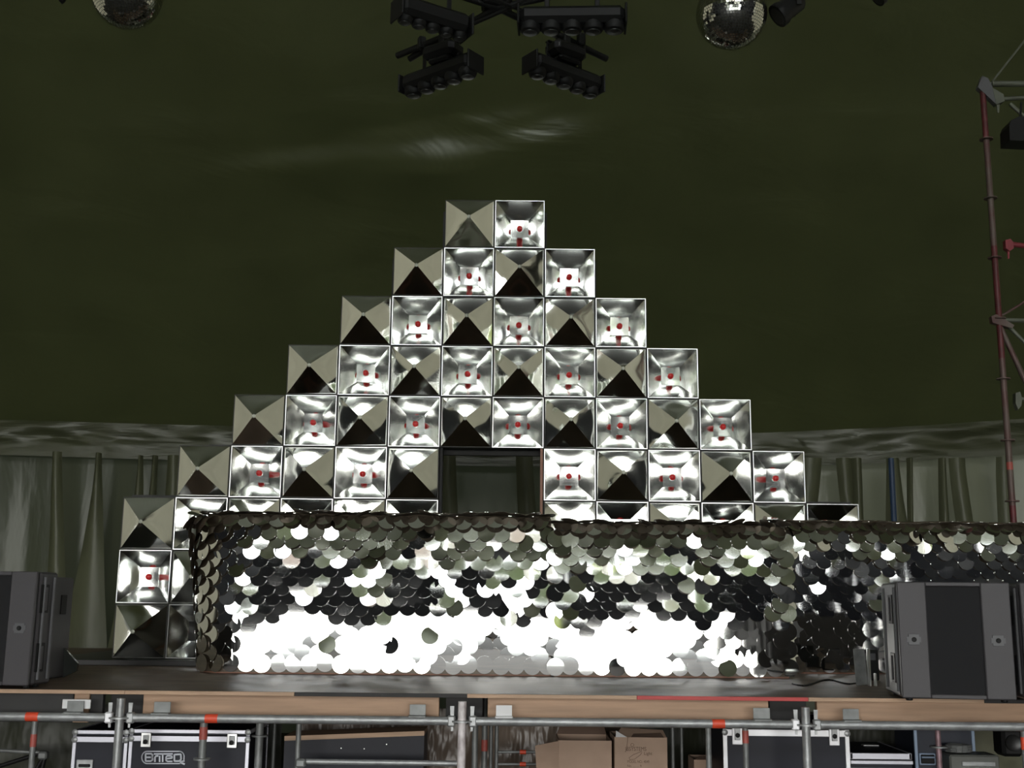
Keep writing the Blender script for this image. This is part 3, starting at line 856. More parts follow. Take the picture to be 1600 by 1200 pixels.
# ------------------------------------------------------------------ cases and boxes under the stage
def bar(mb, p, q, s): 
    p = Vector(p); q = Vector(q); c = (p + q) / 2; d = q - p
    mb.box(c, (abs(d.x) + s, abs(d.y) + s, abs(d.z) + s), ch=.002); return mb
def flight_case(label, a0, a1, btop, y, dep, trim, split=.036, latches=(), zbase=.12, logo=False, handle=False, tw=.022, latchplate=False):
    x0 = PY(a0, btop, y).x; x1 = PY(a1, btop, y).x; zt = PY((a0 + a1) / 2, btop, y).z
    r = thing('flight_case', label, 'flight case', ((x0 + x1) / 2, y + dep / 2, 0))
    cx = (x0 + x1) / 2; wd = x1 - x0; zs_ = zt - split
    MB().box((cx, y + dep / 2, (zbase + zs_) / 2), (wd - .01, dep - .01, zs_ - zbase - .004)).build('body', M['case'], r)
    MB().box((cx, y + dep / 2, (zs_ + zt) / 2), (wd - .01, dep - .01, split - .008)).build('lid', M['case'], r)
    for yy in (y + .004, y + dep - .004):
        mb = MB()
        for xx in (x0 + tw / 2, x1 - tw / 2):
            mb.box((xx, yy, (zbase + zs_) / 2), (tw, .012, zs_ - zbase), ch=.002)
        mb.box((cx, yy, zs_ - tw * .8), (wd, .013, tw * 1.5), ch=.002)
        mb.box((cx, yy, zbase + tw / 2), (wd, .013, tw), ch=.002)
        mb.build('edge_trim', trim, r)
    mb = MB()
    for yy in (y + .004, y + dep - .004):
        mb.box((cx, yy, zt - tw / 2), (wd, .013, tw), ch=.002)
        for xx in (x0 + tw / 2, x1 - tw / 2): mb.box((xx, yy, (zs_ + zt) / 2), (tw, .012, split - .006), ch=.002)
    for xx in (x0 + .004, x1 - .004): mb.box((xx, y + dep / 2, zt - tw / 2), (.013, dep, tw), ch=.002)
    mb.build('lid_trim', trim, r)
    for xx in (x0 + .012, x1 - .012):
        for zc in (zt - .012, zs_ - .02):
            MB().lathe((xx, y - .002, zc), [(.018, 0), (.018, .006), (.010, .010)], 12, (0, -1, 0)).build('ball_corner', M['galv'], r, smooth=True)
    for la in latches:
        x = PY(la, btop, y).x; zc = zs_ - .035
        hh_ = .085 if not latchplate else .13
        p = MB().box((x, y - .008, zc + .01), (.062, .008, hh_), ch=.003); lo = p.build('latch', M['white_alu'] if latchplate else M['alu'], r)
        MB().box((x, y - .015, zc + .012), (.034, .008, hh_ * .62), ch=.002).build('latch_clasp', M['galv'], r)
        MB().lathe((x, y - .018, zc + .0), [(.014, 0), (.014, .006), (.006, .008)], 12, (0, -1, 0)).build('butterfly', M['black'], r)
    if handle:
        for ha in handle:
            x = PY(ha, 1190, y).x; z = PY(ha, 1196, y).z
            MB().box((x, y - .004, z), (.10, .008, .07), ch=.004).build('handle', M['galv'], r)
            MB().box((x, y - .010, z), (.07, .012, .018), ch=.004).build('grip', M['black'], r)
    for xx in (x0 + .08, x1 - .08):
        for yy in (y + .08, y + dep - .08):
            MB().lathe((xx - .015, yy, .05), [(.05, 0), (.05, .03)], 16, (1, 0, 0)).box((xx, yy, .108), (.06, .06, .024)).build('castor', M['black'], r)
    return r, x0, x1, zt
flight_case('small black flight case behind the left scaffold upright, beside the case with a white logo', 115, 201, 1141, 7.22, .55, M['case_alu'], handle=(133,))
r, x0, x1, zt = flight_case('black flight case with white oval logo lettering', 203, 391, 1140, 7.22, .55, M['case_alu'], latches=(230, 364))
# logo drawn from strokes, photo px of the logo mapped onto the case front
def stroke(mb, pts, wpx=2.6, y=7.2145):
    for p, q in zip(pts, pts[1:]):
        P_, Q_ = PY(*p, y), PY(*q, y); d = (Q_ - P_); L_ = d.length
        if L_ < 1e-6: continue
        d.normalize(); nrm = Vector((-d.z, 0, d.x)) * (wpx * y / FPX / 2); P_ = P_ - d * .0012; Q_ = Q_ + d * .0012
        mb.prism([P_ + nrm, Q_ + nrm, Q_ - nrm, P_ - nrm], (0, .0012, 0))
def lg(pts): return [(210 + x * 90 / 1600, 1165 + yv * 35 / 622) for x, yv in pts]
lm = MB()
def arcp(cx, cy, rx, ry, a0, a1, n=10): return [(cx + rx * math.cos(R(a0 + (a1 - a0) * i / n)), cy + ry * math.sin(R(a0 + (a1 - a0) * i / n))) for i in range(n + 1)]
stroke(lm, lg(arcp(350, 330, 145, 170, 270, 90, 14) + [(1260, 500)] ), 1.6)
stroke(lm, lg([(350, 160), (1250, 160)] + arcp(1250, 300, 130, 140, 270, 360, 8) + [(1375, 400)]), 1.6)
stroke(lm, lg([(310, 225), (310, 430), (450, 430), (500, 400), (500, 350), (460, 325), (320, 325)]), 2.4)
stroke(lm, lg([(310, 225), (460, 225), (500, 250), (500, 300), (460, 325)]), 2.4)
stroke(lm, lg([(570, 450), (570, 330), (600, 290), (660, 285)]), 2.4)
stroke(lm, lg([(700, 290), (700, 450)]), 2.4)
stroke(lm, lg([(545, 232), (1060, 232)]), 2.2)
stroke(lm, lg([(785, 232), (785, 450)]), 2.4)
stroke(lm, lg([(880, 365), (1045, 345), (1045, 300), (1000, 285), (910, 285), (880, 320), (880, 410), (920, 440), (1050, 440)]), 2.2)
stroke(lm, lg([(1110, 250), (1290, 240), (1295, 380), (1250, 430), (1110, 430), (1110, 250)]), 2.4)
stroke(lm, lg([(1250, 400), (1300, 480), (1395, 515)]), 2.6); stroke(lm, lg([(1290, 440), (1390, 430)]), 1.8)
lm.build('logo', M['logo'], r)

flight_case('black flight case with bright white trim and two latch plates', 1129, 1326, 1129, 7.22, .6, M['white_alu'], latches=(1151, 1302), split=.040, tw=.026, latchplate=True)

# black panel case with raw wood top edge
y = 7.5
x0 = PY(443, 1190, y).x; x1 = PY(662, 1190, y).x
zl = PY(443, 1150, y).z; zr = PY(662, 1142, y).z; zb0 = .30
t = thing('slanted_board_box', 'black sided wooden box with slanting raw wood top edge under the stage', 'box', ((x0 + x1) / 2, y + .15, 0))
MB().prism([(x0, y, 0), (x1, y, 0), (x1, y, zr - .028), (x0, y, zl - .028)], (0, .30, 0)).build('side_board', M['case'], t)
MB().prism([(x0, y - .004, zl - .028), (x1, y - .004, zr - .028), (x1, y - .004, zr), (x0, y - .004, zl)], (0, .31, 0)).build('top_edge', M['ply'], t)
for a, b in ((533, 1169), (569, 1170), (604, 1163)):
    MB().lathe(PY(a, b, y - .001), [(.004, 0), (.003, .002)], 8, (0, -1, 0)).build('screw', M['alu'], t)

# cardboard boxes
y = 7.45
x0 = PY(873, 1180, y).x; x1 = PY(955, 1180, y).x; zt = PY(915, 1157, y).z
t = thing('cardboard_box', 'plain open cardboard box with a flap bent out to the left', 'cardboard box', ((x0 + x1) / 2, y + .2, 0))
bz = .25
def carton(t, x0, x1, y, dep, zb_, zt, tk=.006):
    mb = MB()
    mb.box(((x0 + x1) / 2, y, (zb_ + zt) / 2), (x1 - x0, tk, zt - zb_)); mb.box(((x0 + x1) / 2, y + dep, (zb_ + zt) / 2), (x1 - x0, tk, zt - zb_))
    for xx in (x0, x1): mb.box((xx, y + dep / 2, (zb_ + zt) / 2), (tk, dep, zt - zb_))
    mb.box(((x0 + x1) / 2, y + dep / 2, zb_ + .003), (x1 - x0, dep, .006))
    mb.build('carton', M['card'], t)
carton(t, x0, x1, y, .36, 0, zt)
MB().prism([PY(836, 1165, y - .09), PY(872, 1158, y - .006), PY(876, 1262, y - .006), PY(842, 1264, y - .09)], (.0, .005, 0)).build('side_flap', M['card'], t)
MB().prism([Vector((x0, y + .36, zt)), Vector((x1, y + .36, zt)), Vector((x1 - .02, y + .40, zt + .075)), Vector((x0 + .05, y + .40, zt + .09))], (0, .006, 0)).build('back_flap', M['card_dark'], t)
x0 = PY(961, 1180, y).x; x1 = PY(1042, 1180, y).x; zt = PY(1000, 1152, y).z
t = thing('cardboard_box', 'printed cardboard box with torn top flaps beside the plain one', 'cardboard box', ((x0 + x1) / 2, y + .2, 0))
carton(t, x0, x1, y, .34, 0, zt)
mb = MB().prism([(x0, y, zt), (x1, y, zt), (x1 - .01, y + .10, zt + .035), (x0 + .05, y + .12, zt + .045)], (0, .005, 0)); mb.build('front_flap', M['card'], t)
mb = MB().prism([(x0 + .1, y - .002, zt), (x1 - .015, y - .002, zt - .002), (x1 - .03, y + .05, zt + .022), (x0 + .12, y + .05, zt + .016)], (0, -.002, .001)); mb.build('torn_edge', M['card_dark'], t)
mb = MB().prism([(x0 + .005, y - .004, zt), (x0 + .075, y - .004, zt), (x0 + .01, y + .03, zt + .035)], (0, .003, 0)); mb.build('torn_label', M['white'], t)
def text(s_, a, b, hpx, y, m, parent, wscale=1.0, name='lettering'):
    c = bpy.data.curves.new(name, 'FONT'); c.body = s_; c.size = hpx * 1.38 * y / FPX; c.extrude = .0005
    c.materials.append(m)
    tmp = bpy.data.objects.new(name, c); col.objects.link(tmp)
    me = bpy.data.meshes.new_from_object(tmp.evaluated_get(bpy.context.evaluated_depsgraph_get()))
    bpy.data.objects.remove(tmp); bpy.data.curves.remove(c); me.name = name
    o = bpy.data.objects.new(name, me); col.objects.link(o); p = PY(a, b, y)
    o.rotation_euler = (R(90), 0, 0); o.scale = (wscale, 1, 1)
    o.parent = parent; o.location = p - parent.location
    return o
yy = y - .0045
text('JBSYSTEMS', 977, 1173, 6.0, yy, M['ink'], t, .82)
text('Light', 1006, 1179.5, 4.6, yy, M['ink'], t, 1.0)
text('MODEL NO.: 4049', 980, 1192, 4.2, yy, M['ink'], t, .72)
text('No. ......... 9', 980, 1198.5, 3.8, yy, M['ink'], t, .9)
mb = MB()
stroke(mb, [(981, 1152), (979, 1172), (978, 1173)], .8, yy); stroke(mb, [(1003, 1174), (990, 1179), (983, 1184), (984, 1187), (992, 1186), (1000, 1180), (1003, 1176)], .6, yy)
stroke(mb, [(988 + 2.5 * math.cos(k), 1164 + 2.5 * math.sin(k)) for k in [i * .7 for i in range(10)]], .6, yy)
mb.build('printed_swoosh', M['ink'], t)
# another carton low by the thin tube
p = PY(1085, 1187, 7.7)
tt = thing('cardboard_box', 'dim cardboard carton in the shade behind the thin scaffold tube', 'cardboard box', (p.x + .1, 7.82, 0))
carton(tt, p.x, p.x + .20, 7.7, .25, 0, p.z)
MB().prism([Vector((p.x, 7.7, p.z)), Vector((p.x + .20, 7.7, p.z)), Vector((p.x + .2, 7.63, p.z + .05)), Vector((p.x + .02, 7.62, p.z + .03))], (0, .005, 0)).build('flap', M['card_dark'], tt)

# stack of flat silver-edged cases
def flat_case(label, a0, a1, b0, b1, y, dep, top=M['riser']):
    x0 = PY(a0, b0, y).x; x1 = PY(a1, b0, y).x; z1 = PY(a0, b0, y).z; z0 = PY(a0, b1, y).z
    r = thing('slim_case', label, 'case', ((x0 + x1) / 2, y + dep / 2, z0), 'flat cases stacked beside the bright trimmed flight case')
    MB().box(((x0 + x1) / 2, y + dep / 2, (z0 + z1) / 2), (x1 - x0 - .01, dep - .01, z1 - z0 - .004)).build('body', M['case'], r)
    mb = MB()
    for zc in (z1 - .012, z0 + .012): mb.box(((x0 + x1) / 2, y + .003, zc), (x1 - x0, .014, .022), ch=.003)
    for xx in (x0 + .008, x1 - .008):
        mb.box((xx, y + .003, (z0 + z1) / 2), (.018, .014, z1 - z0), ch=.003); mb.box((xx, y + dep / 2, z1 - .006), (.018, dep, .012), ch=.003)
    mb.build('edge_trim', M['case_alu'], r)
    MB().box(((x0 + x1) / 2 + .05, y + dep * .6, z1 + .004), (.10, .05, .008), ch=.002).build('label_dish', M['galv'], r)
    return r, z0
_, z0 = flat_case('slim black case with silver edges, topmost of the flat stack', 1328, 1424, 1176, 1186.5, 7.35, .62)
zprev = z0
for i, lab in enumerate(('slim silver-edged case, second in the flat stack', 'slim case low in the flat stack, under the second')):
    x0 = PY(1329, 1190, 7.33).x; x1 = PY(1427, 1190, 7.33).x; hc = .07 if i == 0 else .55
    r = thing('slim_case', lab, 'case', ((x0 + x1) / 2, 7.65, zprev - hc), 'flat cases stacked beside the bright trimmed flight case')
    MB().box(((x0 + x1) / 2, 7.65, zprev - hc / 2 - .001), (x1 - x0 - .01, .62, hc - .004)).build('body', M['case'], r)
    mb = MB()
    for zc in (zprev - .014, zprev - hc + .012): mb.box(((x0 + x1) / 2, 7.338, zc), (x1 - x0, .014, .022), ch=.003)
    mb.build('edge_trim', M['case_alu'], r)
    zprev -= hc
# dark upright case with pale blue edge profiles and recessed handle
y = 7.55
x0 = PY(1428, 1150, y).x; x1 = PY(1523, 1150, y).x
t = thing('tall_rack_case', 'tall black rack case with pale blue edge profiles and a small blue handle', 'rack case', ((x0 + x1) / 2, y + .3, 0))
MB().box(((x0 + x1) / 2, y + .2, .52), (x1 - x0 - .01, .38, .96)).build('body', mat('blue_black_laminate', (.012, .016, .03), .5), t)
m_b = mat('pale_blue_profile', (.26, .33, .44), .4, .4)
for xx in (x0 + .010, x1 - .010): MB().box((xx, y + .006, .52), (.022, .014, 1.0), ch=.003).build('edge_profile', m_b, t)
p = PY(1449, 1186, y)
MB().box((p.x, y + .001, p.z), (.105, .012, .075), ch=.006).build('handle_dish', m_b, t)
MB().box((p.x, y - .006, p.z), (.085, .012, .055), ch=.004).build('handle_recess', M['black'], t)
MB().tube((p.x - .04, y - .016, p.z + .012), (p.x + .04, y - .016, p.z + .012), .007, 10).build('grip', m_b, t, smooth=True)
# grey case in front of it
y = 7.33
x0 = PY(1484, 1185, y).x; x1 = PY(1562, 1185, y).x; zt = PY(1520, 1180, y).z
t = thing('grey_equipment_case', 'grey equipment case with a coiled cable on top, in front of the tall rack', 'case', ((x0 + x1) / 2, y + .1, 0))
MB().box(((x0 + x1) / 2, y + .1, zt / 2), (x1 - x0, .2, zt), ch=.01).build('body', mat('olive_grey_plastic', (.13, .135, .12), .5, vary=.3), t)
MB().box(((x0 + x1) / 2 + .02, y - .004, zt - .05), (x1 - x0 - .1, .012, .03), ch=.004).build('clasp_strip', M['galv'], t)
cx = (x0 + x1) / 2 - .06
pts = []
for i in range(90): 
    a = i * .42; pts.append((cx + .07 * math.cos(a) * (1 + .1 * math.sin(i)), y + .10 + .07 * math.sin(a), zt + .012 + .0004 * i))
tag(MB().path(pts, .008, 6).build('coiled_cable', M['galv_dull'], smooth=True), 'coiled dusty grey cable lying on the grey equipment case', 'cable')
# black lamp body stored at the far right
p = PY(1580, 1165, 7.5)
t = thing('stored_spotlight', 'black spotlight hung under the deck near the right picture edge', 'spotlight', (p.x, 7.5, p.z + .1))
MB().box((p.x, 7.55, p.z + .02), (.13, .16, .17), ch=.02).build('housing', M['blackp'], t)
MB().box((p.x + .10, 7.52, p.z + .03), (.05, .12, .1), ch=.01).build('yoke', M['black'], t)
MB().tube((p.x, 7.55, p.z + .10), (p.x, 7.55, ZS - .025), .012, 10).build('hanging_pin', M['galv_dull'], t)
MB().lathe((p.x, 7.468, p.z + .02), [(.05, 0), (.05, .012), (.04, .008)], 18, (0, -1, 0)).build('lens', M['lens'], t, smooth=True)

# plastic sheets hanging under the stage
def sheet(name, label, a0, a1, y, ztop, zbot, m, seed, cat='sheet'):
    x0 = PY(a0, 1160, y).x; x1 = PY(a1, 1160, y).x; mb = MB(); NX, NZ = 60, 24
    for j in range(NZ + 1):
        for i in range(NX + 1):
            x = x0 + (x1 - x0) * i / NX; tt_ = j / NZ; z = ztop + (zbot - ztop) * tt_
            f = .10 * noise.noise(Vector((x * 2.2 + tt_ * 1.2, tt_ * 1.6, seed))) + .04 * noise.noise(Vector((x * 6 - tt_ * 2.5, tt_ * 4, seed + 2)))
            mb.v.append(Vector((x, y + f * (.3 + tt_), z)))
    for j in range(NZ):
        for i in range(NX):
            k = j * (NX + 1) + i; mb.f.append((k, k + 1, k + NX + 2, k + NX + 1)); mb.m.append(0)
    o = mb.build(name, m, smooth=True)
    tag(o, label, cat); return o
sheet('plastic_sheet', 'crinkled brown plastic sheet hanging under the middle of the stage', 470, 1000, 8.25, ZS - .19, .02, M['tarp'], 3)
sheet('plastic_sheet', 'dark olive plastic sheet hanging under the left end of the stage', -200, 440, 8.3, ZS - .19, .02, M['olive_tarp'], 6)
sheet('plastic_sheet', 'dark grey plastic sheet hanging under the right part of the stage', 1010, 1410, 8.3, ZS - .19, .02, M['olive_tarp'], 9)
sheet('plastic_sheet', 'pale olive cloth hanging behind the tall rack case', 1420, 1800, 8.45, ZS - .19, .02, mat('pale_olive_cloth', (.17, .17, .11), .7, vary=.3, bump=.5, bscale=4), 12)
# scattered gear at the left under the stage
p0 = PY(-10, 1172, 7.9); p1 = PY(62, 1176, 7.9)
t = thing('folded_truss', 'short black truss stand lying under the left end of the stage', 'stand', ((p0.x + p1.x) / 2, 7.9, 0))
MB().tube(p0, p1, .012, 10).build('rail', M['galv_dull'], t); 
for (a, b) in (((-10, 1200), (60, 1178)), ((58, 1200), (72, 1176)), ((66, 1200), (72, 1176))):
    pA, pB = PY(*a, 7.9), PY(*b, 7.9); dd = (pA - pB).normalized(); pA = pB + dd * (pB.z / max(.05, -dd.z)) if dd.z < -.5 else pA
    MB().tube(pA, pB, .014, 10).build('strut', M['blackp'], t)
MB().box((PY(68, 1180, 7.9).x, 7.9, PY(68, 1180, 7.9).z), (.06, .06, .05), ch=.01).build('joint', M['galv_dull'], t)

# ------------------------------------------------------------------ lights in the roof
def bar_light(label, pL, pR, width=.15, hgt=.15):
    """row of five lamp cells in a black housing"""
    pL = Vector(pL); pR = Vector(pR); c = (pL + pR) / 2; ax = (pR - pL).normalized(); L_ = (pR - pL).length
    side = Vector((0, 0, 1)).cross(ax).normalized(); upv = ax.cross(side) if ax.cross(side).z > 0 else -ax.cross(side)
    Mr = Matrix((ax, side, upv)).transposed()
    r = thing('blinder_bar', label, 'stage light', c, 'five-cell light bars of the hanging rig')
    MB().box(c + upv * hgt * .18, (L_, width * .95, hgt * .72), rot=Mr, ch=.03).build('housing', M['blackp'], r)
    cell = L_ / 5
    for i in range(5):
        cc = c + ax * (-L_ / 2 + cell * (i + .5))
        MB().lathe(cc + upv * hgt * .10, [(cell * .46, .0), (cell * .52, -.01), (cell * .52, -.05), (cell * .46, -.072), (cell * .36, -.08)], 18, tuple(upv)).build('lamp_cup', M['black'], r, smooth=True)
        MB().lathe(cc + upv * (hgt * .10 - .0795), [(cell * .34, 0), (cell * .33, -.004), (.004, -.010)], 18, tuple(upv)).build('lens', M['lens'], r, smooth=True)
    for s in (-1, 1):
        MB().box(c + upv * hgt * .14 + ax * s * (L_ / 2 + .006), (.014, width * 1.02, hgt * .86), rot=Mr, ch=.012).build('end_cap', M['blackp'], r)
    # yoke
    for s in (-1, 1):
        MB().box(c + ax * s * L_ * .24 + upv * (hgt * .28 + .09), (.03, .012, .16), rot=Mr, ch=.003).build('yoke_arm', M['black'], r)
    MB().box(c + upv * (hgt * .28 + .17), (L_ * .52, .04, .012), rot=Mr, ch=.003).build('yoke_bridge', M['black'], r)
    return r
ZL = 5.02
BL = 'black five-cell light bar hanging '
bar_light(BL + 'at the upper left of the centre rig', PZ(622, 18, ZL + .12), PZ(728, 50, ZL + .12), .17, .17)
bar_light(BL + 'at the upper right of the centre rig', PZ(812, 36, ZL + .05), PZ(976, 34, ZL + .05), .17, .15)
bar_light(BL + 'at the lower left of the centre rig', PZ(636, 140, ZL), PZ(742, 102, ZL), .16, .15)
bar_light(BL + 'at the lower right of the centre rig', PZ(829, 102, ZL), PZ(932, 140, ZL), .16, .15)
def profile(label, c, ax, lensdir):
    c = Vector(c); ax = Vector(ax).normalized()
    side = Vector((0, 0, 1)).cross(ax).normalized(); Mr = Matrix((ax, side, ax.cross(side))).transposed()
    r = thing('moving_spotlight', label, 'stage light', c)
    MB().box(c, (.26, .16, .10), rot=Mr, ch=.03).build('head', M['blackp'], r)
    MB().box(c + Vector((0, 0, -.065)), (.17, .12, .04), rot=Mr, ch=.015).build('lamp_nose', M['black'], r)
    for s in (-.05, .05):
        MB().box(c + ax * s + Vector((0, -.085, .0)), (.022, .006, .028), rot=Mr, ch=.002).build('sticker', mat('pale_sticker', (.25, .25, .24), .6), r)
    MB().box(c + Vector((0, 0, .08)), (.05, .05, .09), rot=Mr, ch=.005).build('clamp', M['black'], r)
    return r
cL = PZ(692, 82, ZL + .16); cR = PZ(884, 82, ZL + .16)
profile('black spotlight with pale marks between the two left light bars', cL, PZ(735, 70, 5) - PZ(645, 98, 5), 0)
profile('black spotlight with pale marks between the two right light bars', cR, PZ(925, 98, 5) - PZ(845, 70, 5), 0)
ZR = ZL + .30
t = thing('lighting_rig', 'black pipe cross carrying the hanging light bars under the tent roof', 'lighting rig', (0, 7.2, ZR + .1))
hub = PZ(776, 12, ZR + .06)
ends = [PZ(640, 92, ZR - .06), PZ(948, 92, ZR - .06), PZ(615, -40, ZR + .12), PZ(985, -30, ZR + .12)]
mid = [PZ(735, 40, ZR), PZ(838, 40, ZR)]
for e_ in ends:
    MB().tube(hub, e_, .022, 12).build('pipe', M['black'], t, smooth=True)
for p, q in (((621, 87), (700, 55)), ((868, 52), (947, 92)), ((742, -12), (850, 30)), ((738, 38), (842, -8))):
    MB().tube(PZ(*p, ZR - .03), PZ(*q, ZR - .03), .022 if p[0] in (621, 868) else .012, 12).build('cross_pipe', M['black'], t, smooth=True)
MB().box(hub + Vector((0, 0, .06)), (.2, .2, .12), ch=.02).build('hub', M['black'], t)
for e_ in (hub + Vector((.06, 0, .1)), hub + Vector((-.06, 0, .1))):
    MB().tube(e_, e_ + Vector((0, 0, 4.9)), .006, 8).build('steel_wire', M['black'], t)
for i, e_ in enumerate([PZ(659, 68, ZR - .02), PZ(908, 62, ZR - .02), PZ(908, 70, ZR - .02)]):
    MB().box(e_, (.05, .05, .09), rot=Euler((0, 0, .4)), ch=.008).build('pipe_clamp', M['black'], t)

def mirror_ball(label, c, r_):
    c = Vector(c)
    t = thing('mirror_ball', label, 'mirror ball', c, 'mirror balls hanging from the tent roof')
    tl = MB(); N = 40
    for i in range(N):
        la0 = math.pi * i / N; la1 = math.pi * (i + 1) / N; g = .004 / r_ * .35
        rm = math.sin((la0 + la1) / 2); K = max(4, int(2 * N * rm))
        for j in range(K):
            lo0 = 2 * math.pi * j / K; lo1 = 2 * math.pi * (j + 1) / K
            gl_ = g / max(.08, rm)
            A = []
            for (la, lo) in ((la0 + g, lo0 + gl_), (la1 - g, lo0 + gl_), (la1 - g, lo1 - gl_), (la0 + g, lo1 - gl_)):
                A.append(Vector((math.sin(la) * math.cos(lo), math.sin(la) * math.sin(lo), math.cos(la))))
            ce = sum(A, Vector()) / 4
            jit = Euler((random.gauss(0, .018), random.gauss(0, .018), 0)).to_matrix()
            A = [c + (ce + jit @ (v - ce)) * r_ for v in A]
            tl.add(A, [(0, 1, 2, 3)])
    tl.build('mirror_tiles', M['ball'], t)
    core = MB(); prof = [(max(.001, math.sin(math.pi * k / 24)) * r_ * .992, -math.cos(math.pi * k / 24) * r_ * .992) for k in range(25)]
    core.lathe(c, prof, 40); core.build('core', M['ball_gap'], t, smooth=True)
    MB().lathe(c + Vector((0, 0, r_ * .98)), [(.05, 0), (.05, .02), (.015, .03), (.012, .08)], 16).build('cap', M['galv_dull'], t, smooth=True)
    MB().tube(c + Vector((0, 0, r_ + .05)), c + Vector((0, 0, r_ + 4.6)), .005, 8).build('wire', M['black'], t)
    MB().box(c + Vector((0, 0, r_ + .12)), (.10, .10, .09), ch=.01).build('motor', M['blackp'], t)
    return t
mirror_ball('mirror ball at the upper left, cut by the top picture edge', PY(198, -10, 7), .232)
mirror_ball('mirror ball on the right with a bright rim of highlights', PY(1143, 22, 7), .232)
def pinspot(label, a, b, y, s=1.0, grp=None):
    c = PY(a, b, y)
    t = thing('pinspot', label, 'stage light', c)
    axis = Vector((-.6, 0, -.5)).normalized()
    MB().lathe(c, [(.055 * s, -.10 * s), (.07 * s, -.08 * s), (.07 * s, .04 * s), (.082 * s, .06 * s), (.082 * s, .10 * s), (.07 * s, .10 * s)], 20, tuple(axis)).build('can', M['blackp'], t, smooth=True)
    MB().lathe(c + axis * .095 * s, [(.066 * s, 0), (.06 * s, .006)], 18, tuple(axis)).build('lens', M['lens'], t)
    MB().box(c + Vector((.05 * s, 0, .09 * s)), (.03, .16 * s, .012), ch=.003).box(c + Vector((.05 * s, .08 * s, .04 * s)), (.03, .01, .12 * s)).box(c + Vector((.05 * s, -.08 * s, .04 * s)), (.03, .01, .12 * s)).build('yoke', M['black'], t)
    MB().tube(c + Vector((.05 * s, 0, .09 * s)), c + Vector((.05 * s, 0, 4.6)), .008, 8).build('drop_wire', M['black'], t)
pinspot('black spotlight hanging just right of the right mirror ball', 1232, 12, 7.0, 1.0)
pinspot('small black lamp bottom showing at the top picture edge right of centre', 1384, -14, 7.2, .8)
pinspot('tiny black lamp bottom at the top picture edge left of the left mirror ball', 101, -14, 7.2, .7)

# ------------------------------------------------------------------ scaffold tower on the right
y = 10.0
t = thing('scaffold_tower', 'tall scaffold tower with red and grey painted tubes at the right picture edge', 'scaffold', (4.35, y, 0))
xp = 4.315
xp_t = PY(1541, 130, y); zt = PY(1541, 128, y).z
x_ = (PY(1541, 130, y).x + PY(1578, 830, y).x) / 2
def seg(b0, b1, m, nm='upright'):
    z0 = PY(1560, b0, y).z; z1 = PY(1560, b1, y).z
    MB().tube((x_, y, z1), (x_, y, z0), TR + .003, 16).build(nm, m, t, smooth=True)
seg(128, 215, M['red_pipe']); seg(215, 385, M['tower_pipe']); seg(385, 490, M['red_pipe']); seg(490, 560, M['red_pipe']); seg(560, 722, M['tower_pipe'])
seg(722, 734, M['tape_dull'], 'tape_band'); seg(734, 790, M['tower_pipe'])
z0 = PY(1560, 790, y).z
MB().tube((x_, y, .0), (x_, y, z0), TR + .003, 16).build('upright', M['red_pipe'], t, smooth=True)
for b in (218, 310, 403, 498, 592, 688, 783):
    mb = MB(); rosette(mb, x_, y, PY(1560, b, y).z, .06); mb.build('rosette', M['tower_pipe'], t)
x2 = x_ + 2.07
zt = PY(1541, 128, y).z
MB().tube((x2, y, 0), (x2, y, zt), TR, 14).build('upright', M['tower_pipe'], t, smooth=True)
def led(a0, b0, a1, b1, m, r=TR, yy=None, nm='ledger'):
    p = PY(a0, b0, yy or y); q = PY(a1, b1, yy or y); q = p + (q - p) * ((x2 - p.x) / (q.x - p.x)) if nm == 'ledger' else q
    MB().tube(p, q, r, 14).build(nm, m, t, smooth=True)
    return p
m_l = mat('pale_painted_steel', (.14, .15, .115), .5, .3, vary=.2)
led(1549, 131, 1600, 131, m_l, .028); led(1557, 155, 1600, 153, m_l, .020)
p = PY(1552, 143, y); MB().prism([PY(1535, 118, y - .03), PY(1544, 122, y - .03), PY(1562, 158, y - .03), PY(1556, 162, y - .03), PY(1528, 136, y - .03)], (0, .06, 0)).build('corner_plate', M['plate'], t)
MB().prism([PY(1551, 137, y - .035), PY(1568, 147, y - .035), PY(1570, 158, y - .035), PY(1557, 163, y - .035)], (0, .07, 0)).build('wedge_head', m_l, t)
MB().prism([PY(1557, 160, y - .01), PY(1562, 160, y - .01), PY(1561, 176, y - .01), PY(1559, 176, y - .01)], (0, .012, 0)).build('wedge', m_l, t)
led(1578, 162, 1600, 182, m_l, .018, nm='diagonal_brace')
led(1547, 132, 1602, 62, m_l, .010, nm='diagonal_brace')
p = led(1573, 381, 1600, 384, M['red_end'], .024)
MB().prism([PY(1571, 375, y - .03), PY(1579, 373, y - .03), PY(1584, 379, y - .03), PY(1584, 388, y - .03), PY(1578, 392, y - .03), PY(1572, 388, y - .03)], (0, .06, 0)).build('wedge_head', M['red_end'], t)
MB().prism([PY(1574, 390, y - .01), PY(1578, 390, y - .01), PY(1577, 404, y - .01), PY(1575, 404, y - .01)], (0, .012, 0)).build('wedge', M['red_end'], t)
led(1566, 500, 1600, 501, m_l, .020); led(1572, 506, 1602, 536, m_l, .017, nm='diagonal_brace'); led(1560, 505, 1604, 600, M['tower_pipe'], .024, nm='diagonal_brace'); led(1564, 494, 1604, 470, M['tower_pipe'], .012, nm='diagonal_brace')
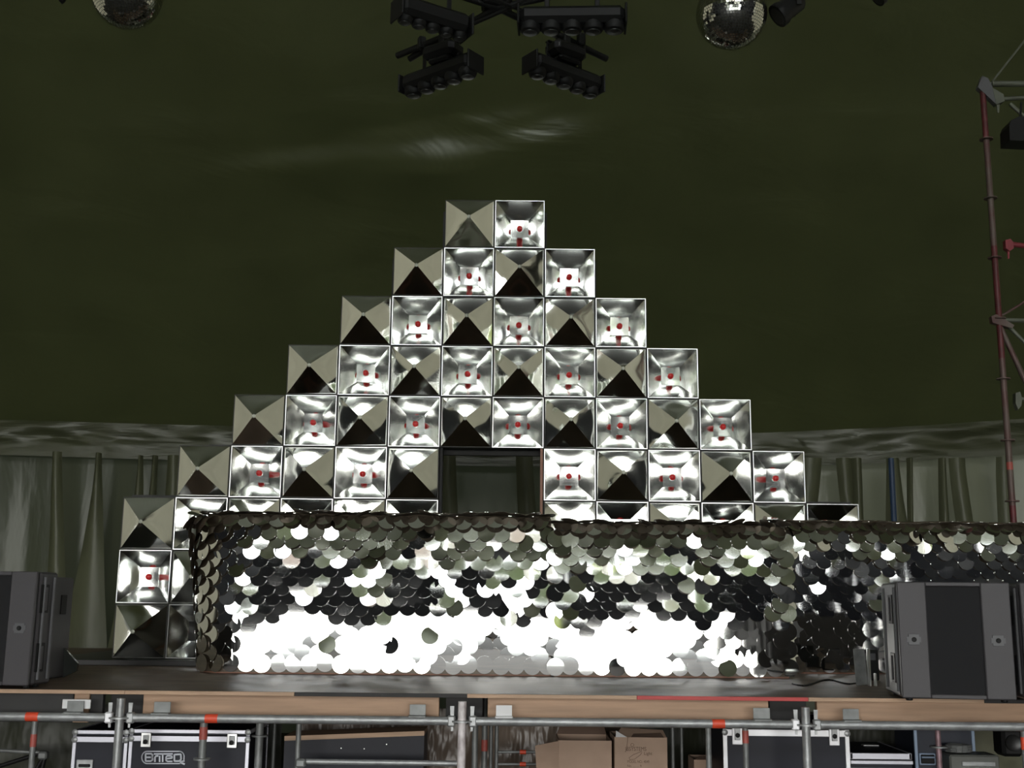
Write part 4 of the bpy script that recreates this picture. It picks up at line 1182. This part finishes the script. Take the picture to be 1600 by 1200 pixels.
MB().prism([PY(1549, 494, y - .03), PY(1557, 491, y - .03), PY(1572, 500, y - .03), PY(1585, 508, y - .03), PY(1582, 513, y - .03), PY(1568, 509, y - .03), PY(1551, 504, y - .03)], (0, .06, 0)).build('wedge_head', M['tower_pipe'], t)
led(1592, 624, 1600, 624, m_l, .020)
MB().prism([PY(1587, 614, y - .03), PY(1594, 612, y - .03), PY(1597, 622, y - .03), PY(1596, 634, y - .03), PY(1591, 640, y - .03), PY(1587, 630, y - .03)], (0, .06, 0)).build('wedge_head', m_l, t)
# black things hung on the tower
p = PY(1600, 195, 9.8)
tt = thing('hanging_lamp', 'black lamp housing hanging from the scaffold tower beside its top ledgers', 'stage light', p)
MB().prism([PY(1577, 196, 9.7), PY(1580, 188, 9.7), PY(1592, 182, 9.7), PY(1625, 182, 9.7), PY(1625, 221, 9.7), PY(1578, 219, 9.7)], (0, .2, 0)).build('housing', M['blackp'], tt)
MB().tube(PY(1596, 160, 9.8), PY(1594, 184, 9.8), .01, 8).build('hook', M['black'], tt)
MB().box(PY(1600, 222, 9.8), (.12, .14, .01)).build('lens', M['lens'], tt)

# blue tent pole at the back and a pale one
p = PY(1392, 716, 14.1); q = PY(1397, 822, 14.1)
MBt = MB().tube((q.x, 14.1, 0), (p.x, 14.1, p.z), .035, 14).build('tent_pole', M['blue'], smooth=True)
tag(MBt, 'dark blue tent pole standing before the back curtain, right of the panels', 'pole')

# small fittings belong to the part that carries them
NEST = {'grip': ('handle',), 'latch_clasp': ('latch',), 'butterfly': ('latch',), 'socket': ('socket_plate',), 'lens': ('lamp_cup',), 'wedge': ('wedge_head',), 'handle_recess': ('handle_dish',), 'yoke_bridge': ('housing',), 'yoke_arm': ('housing',), 'wedge_': ()}
def centre(o):
    v = [Vector(c) for c in o.bound_box]; return sum(v, Vector()) / 8
for root in [o for o in bpy.data.objects if o.parent is None and o.type == 'EMPTY']:
    kids = list(root.children)
    for c in kids:
        base = c.name.split('.')[0]
        if base in NEST:
            cand = [k for k in kids if k.name.split('.')[0] in NEST[base]]
            if cand: c.parent = min(cand, key=lambda k: (centre(k) - centre(c)).length)
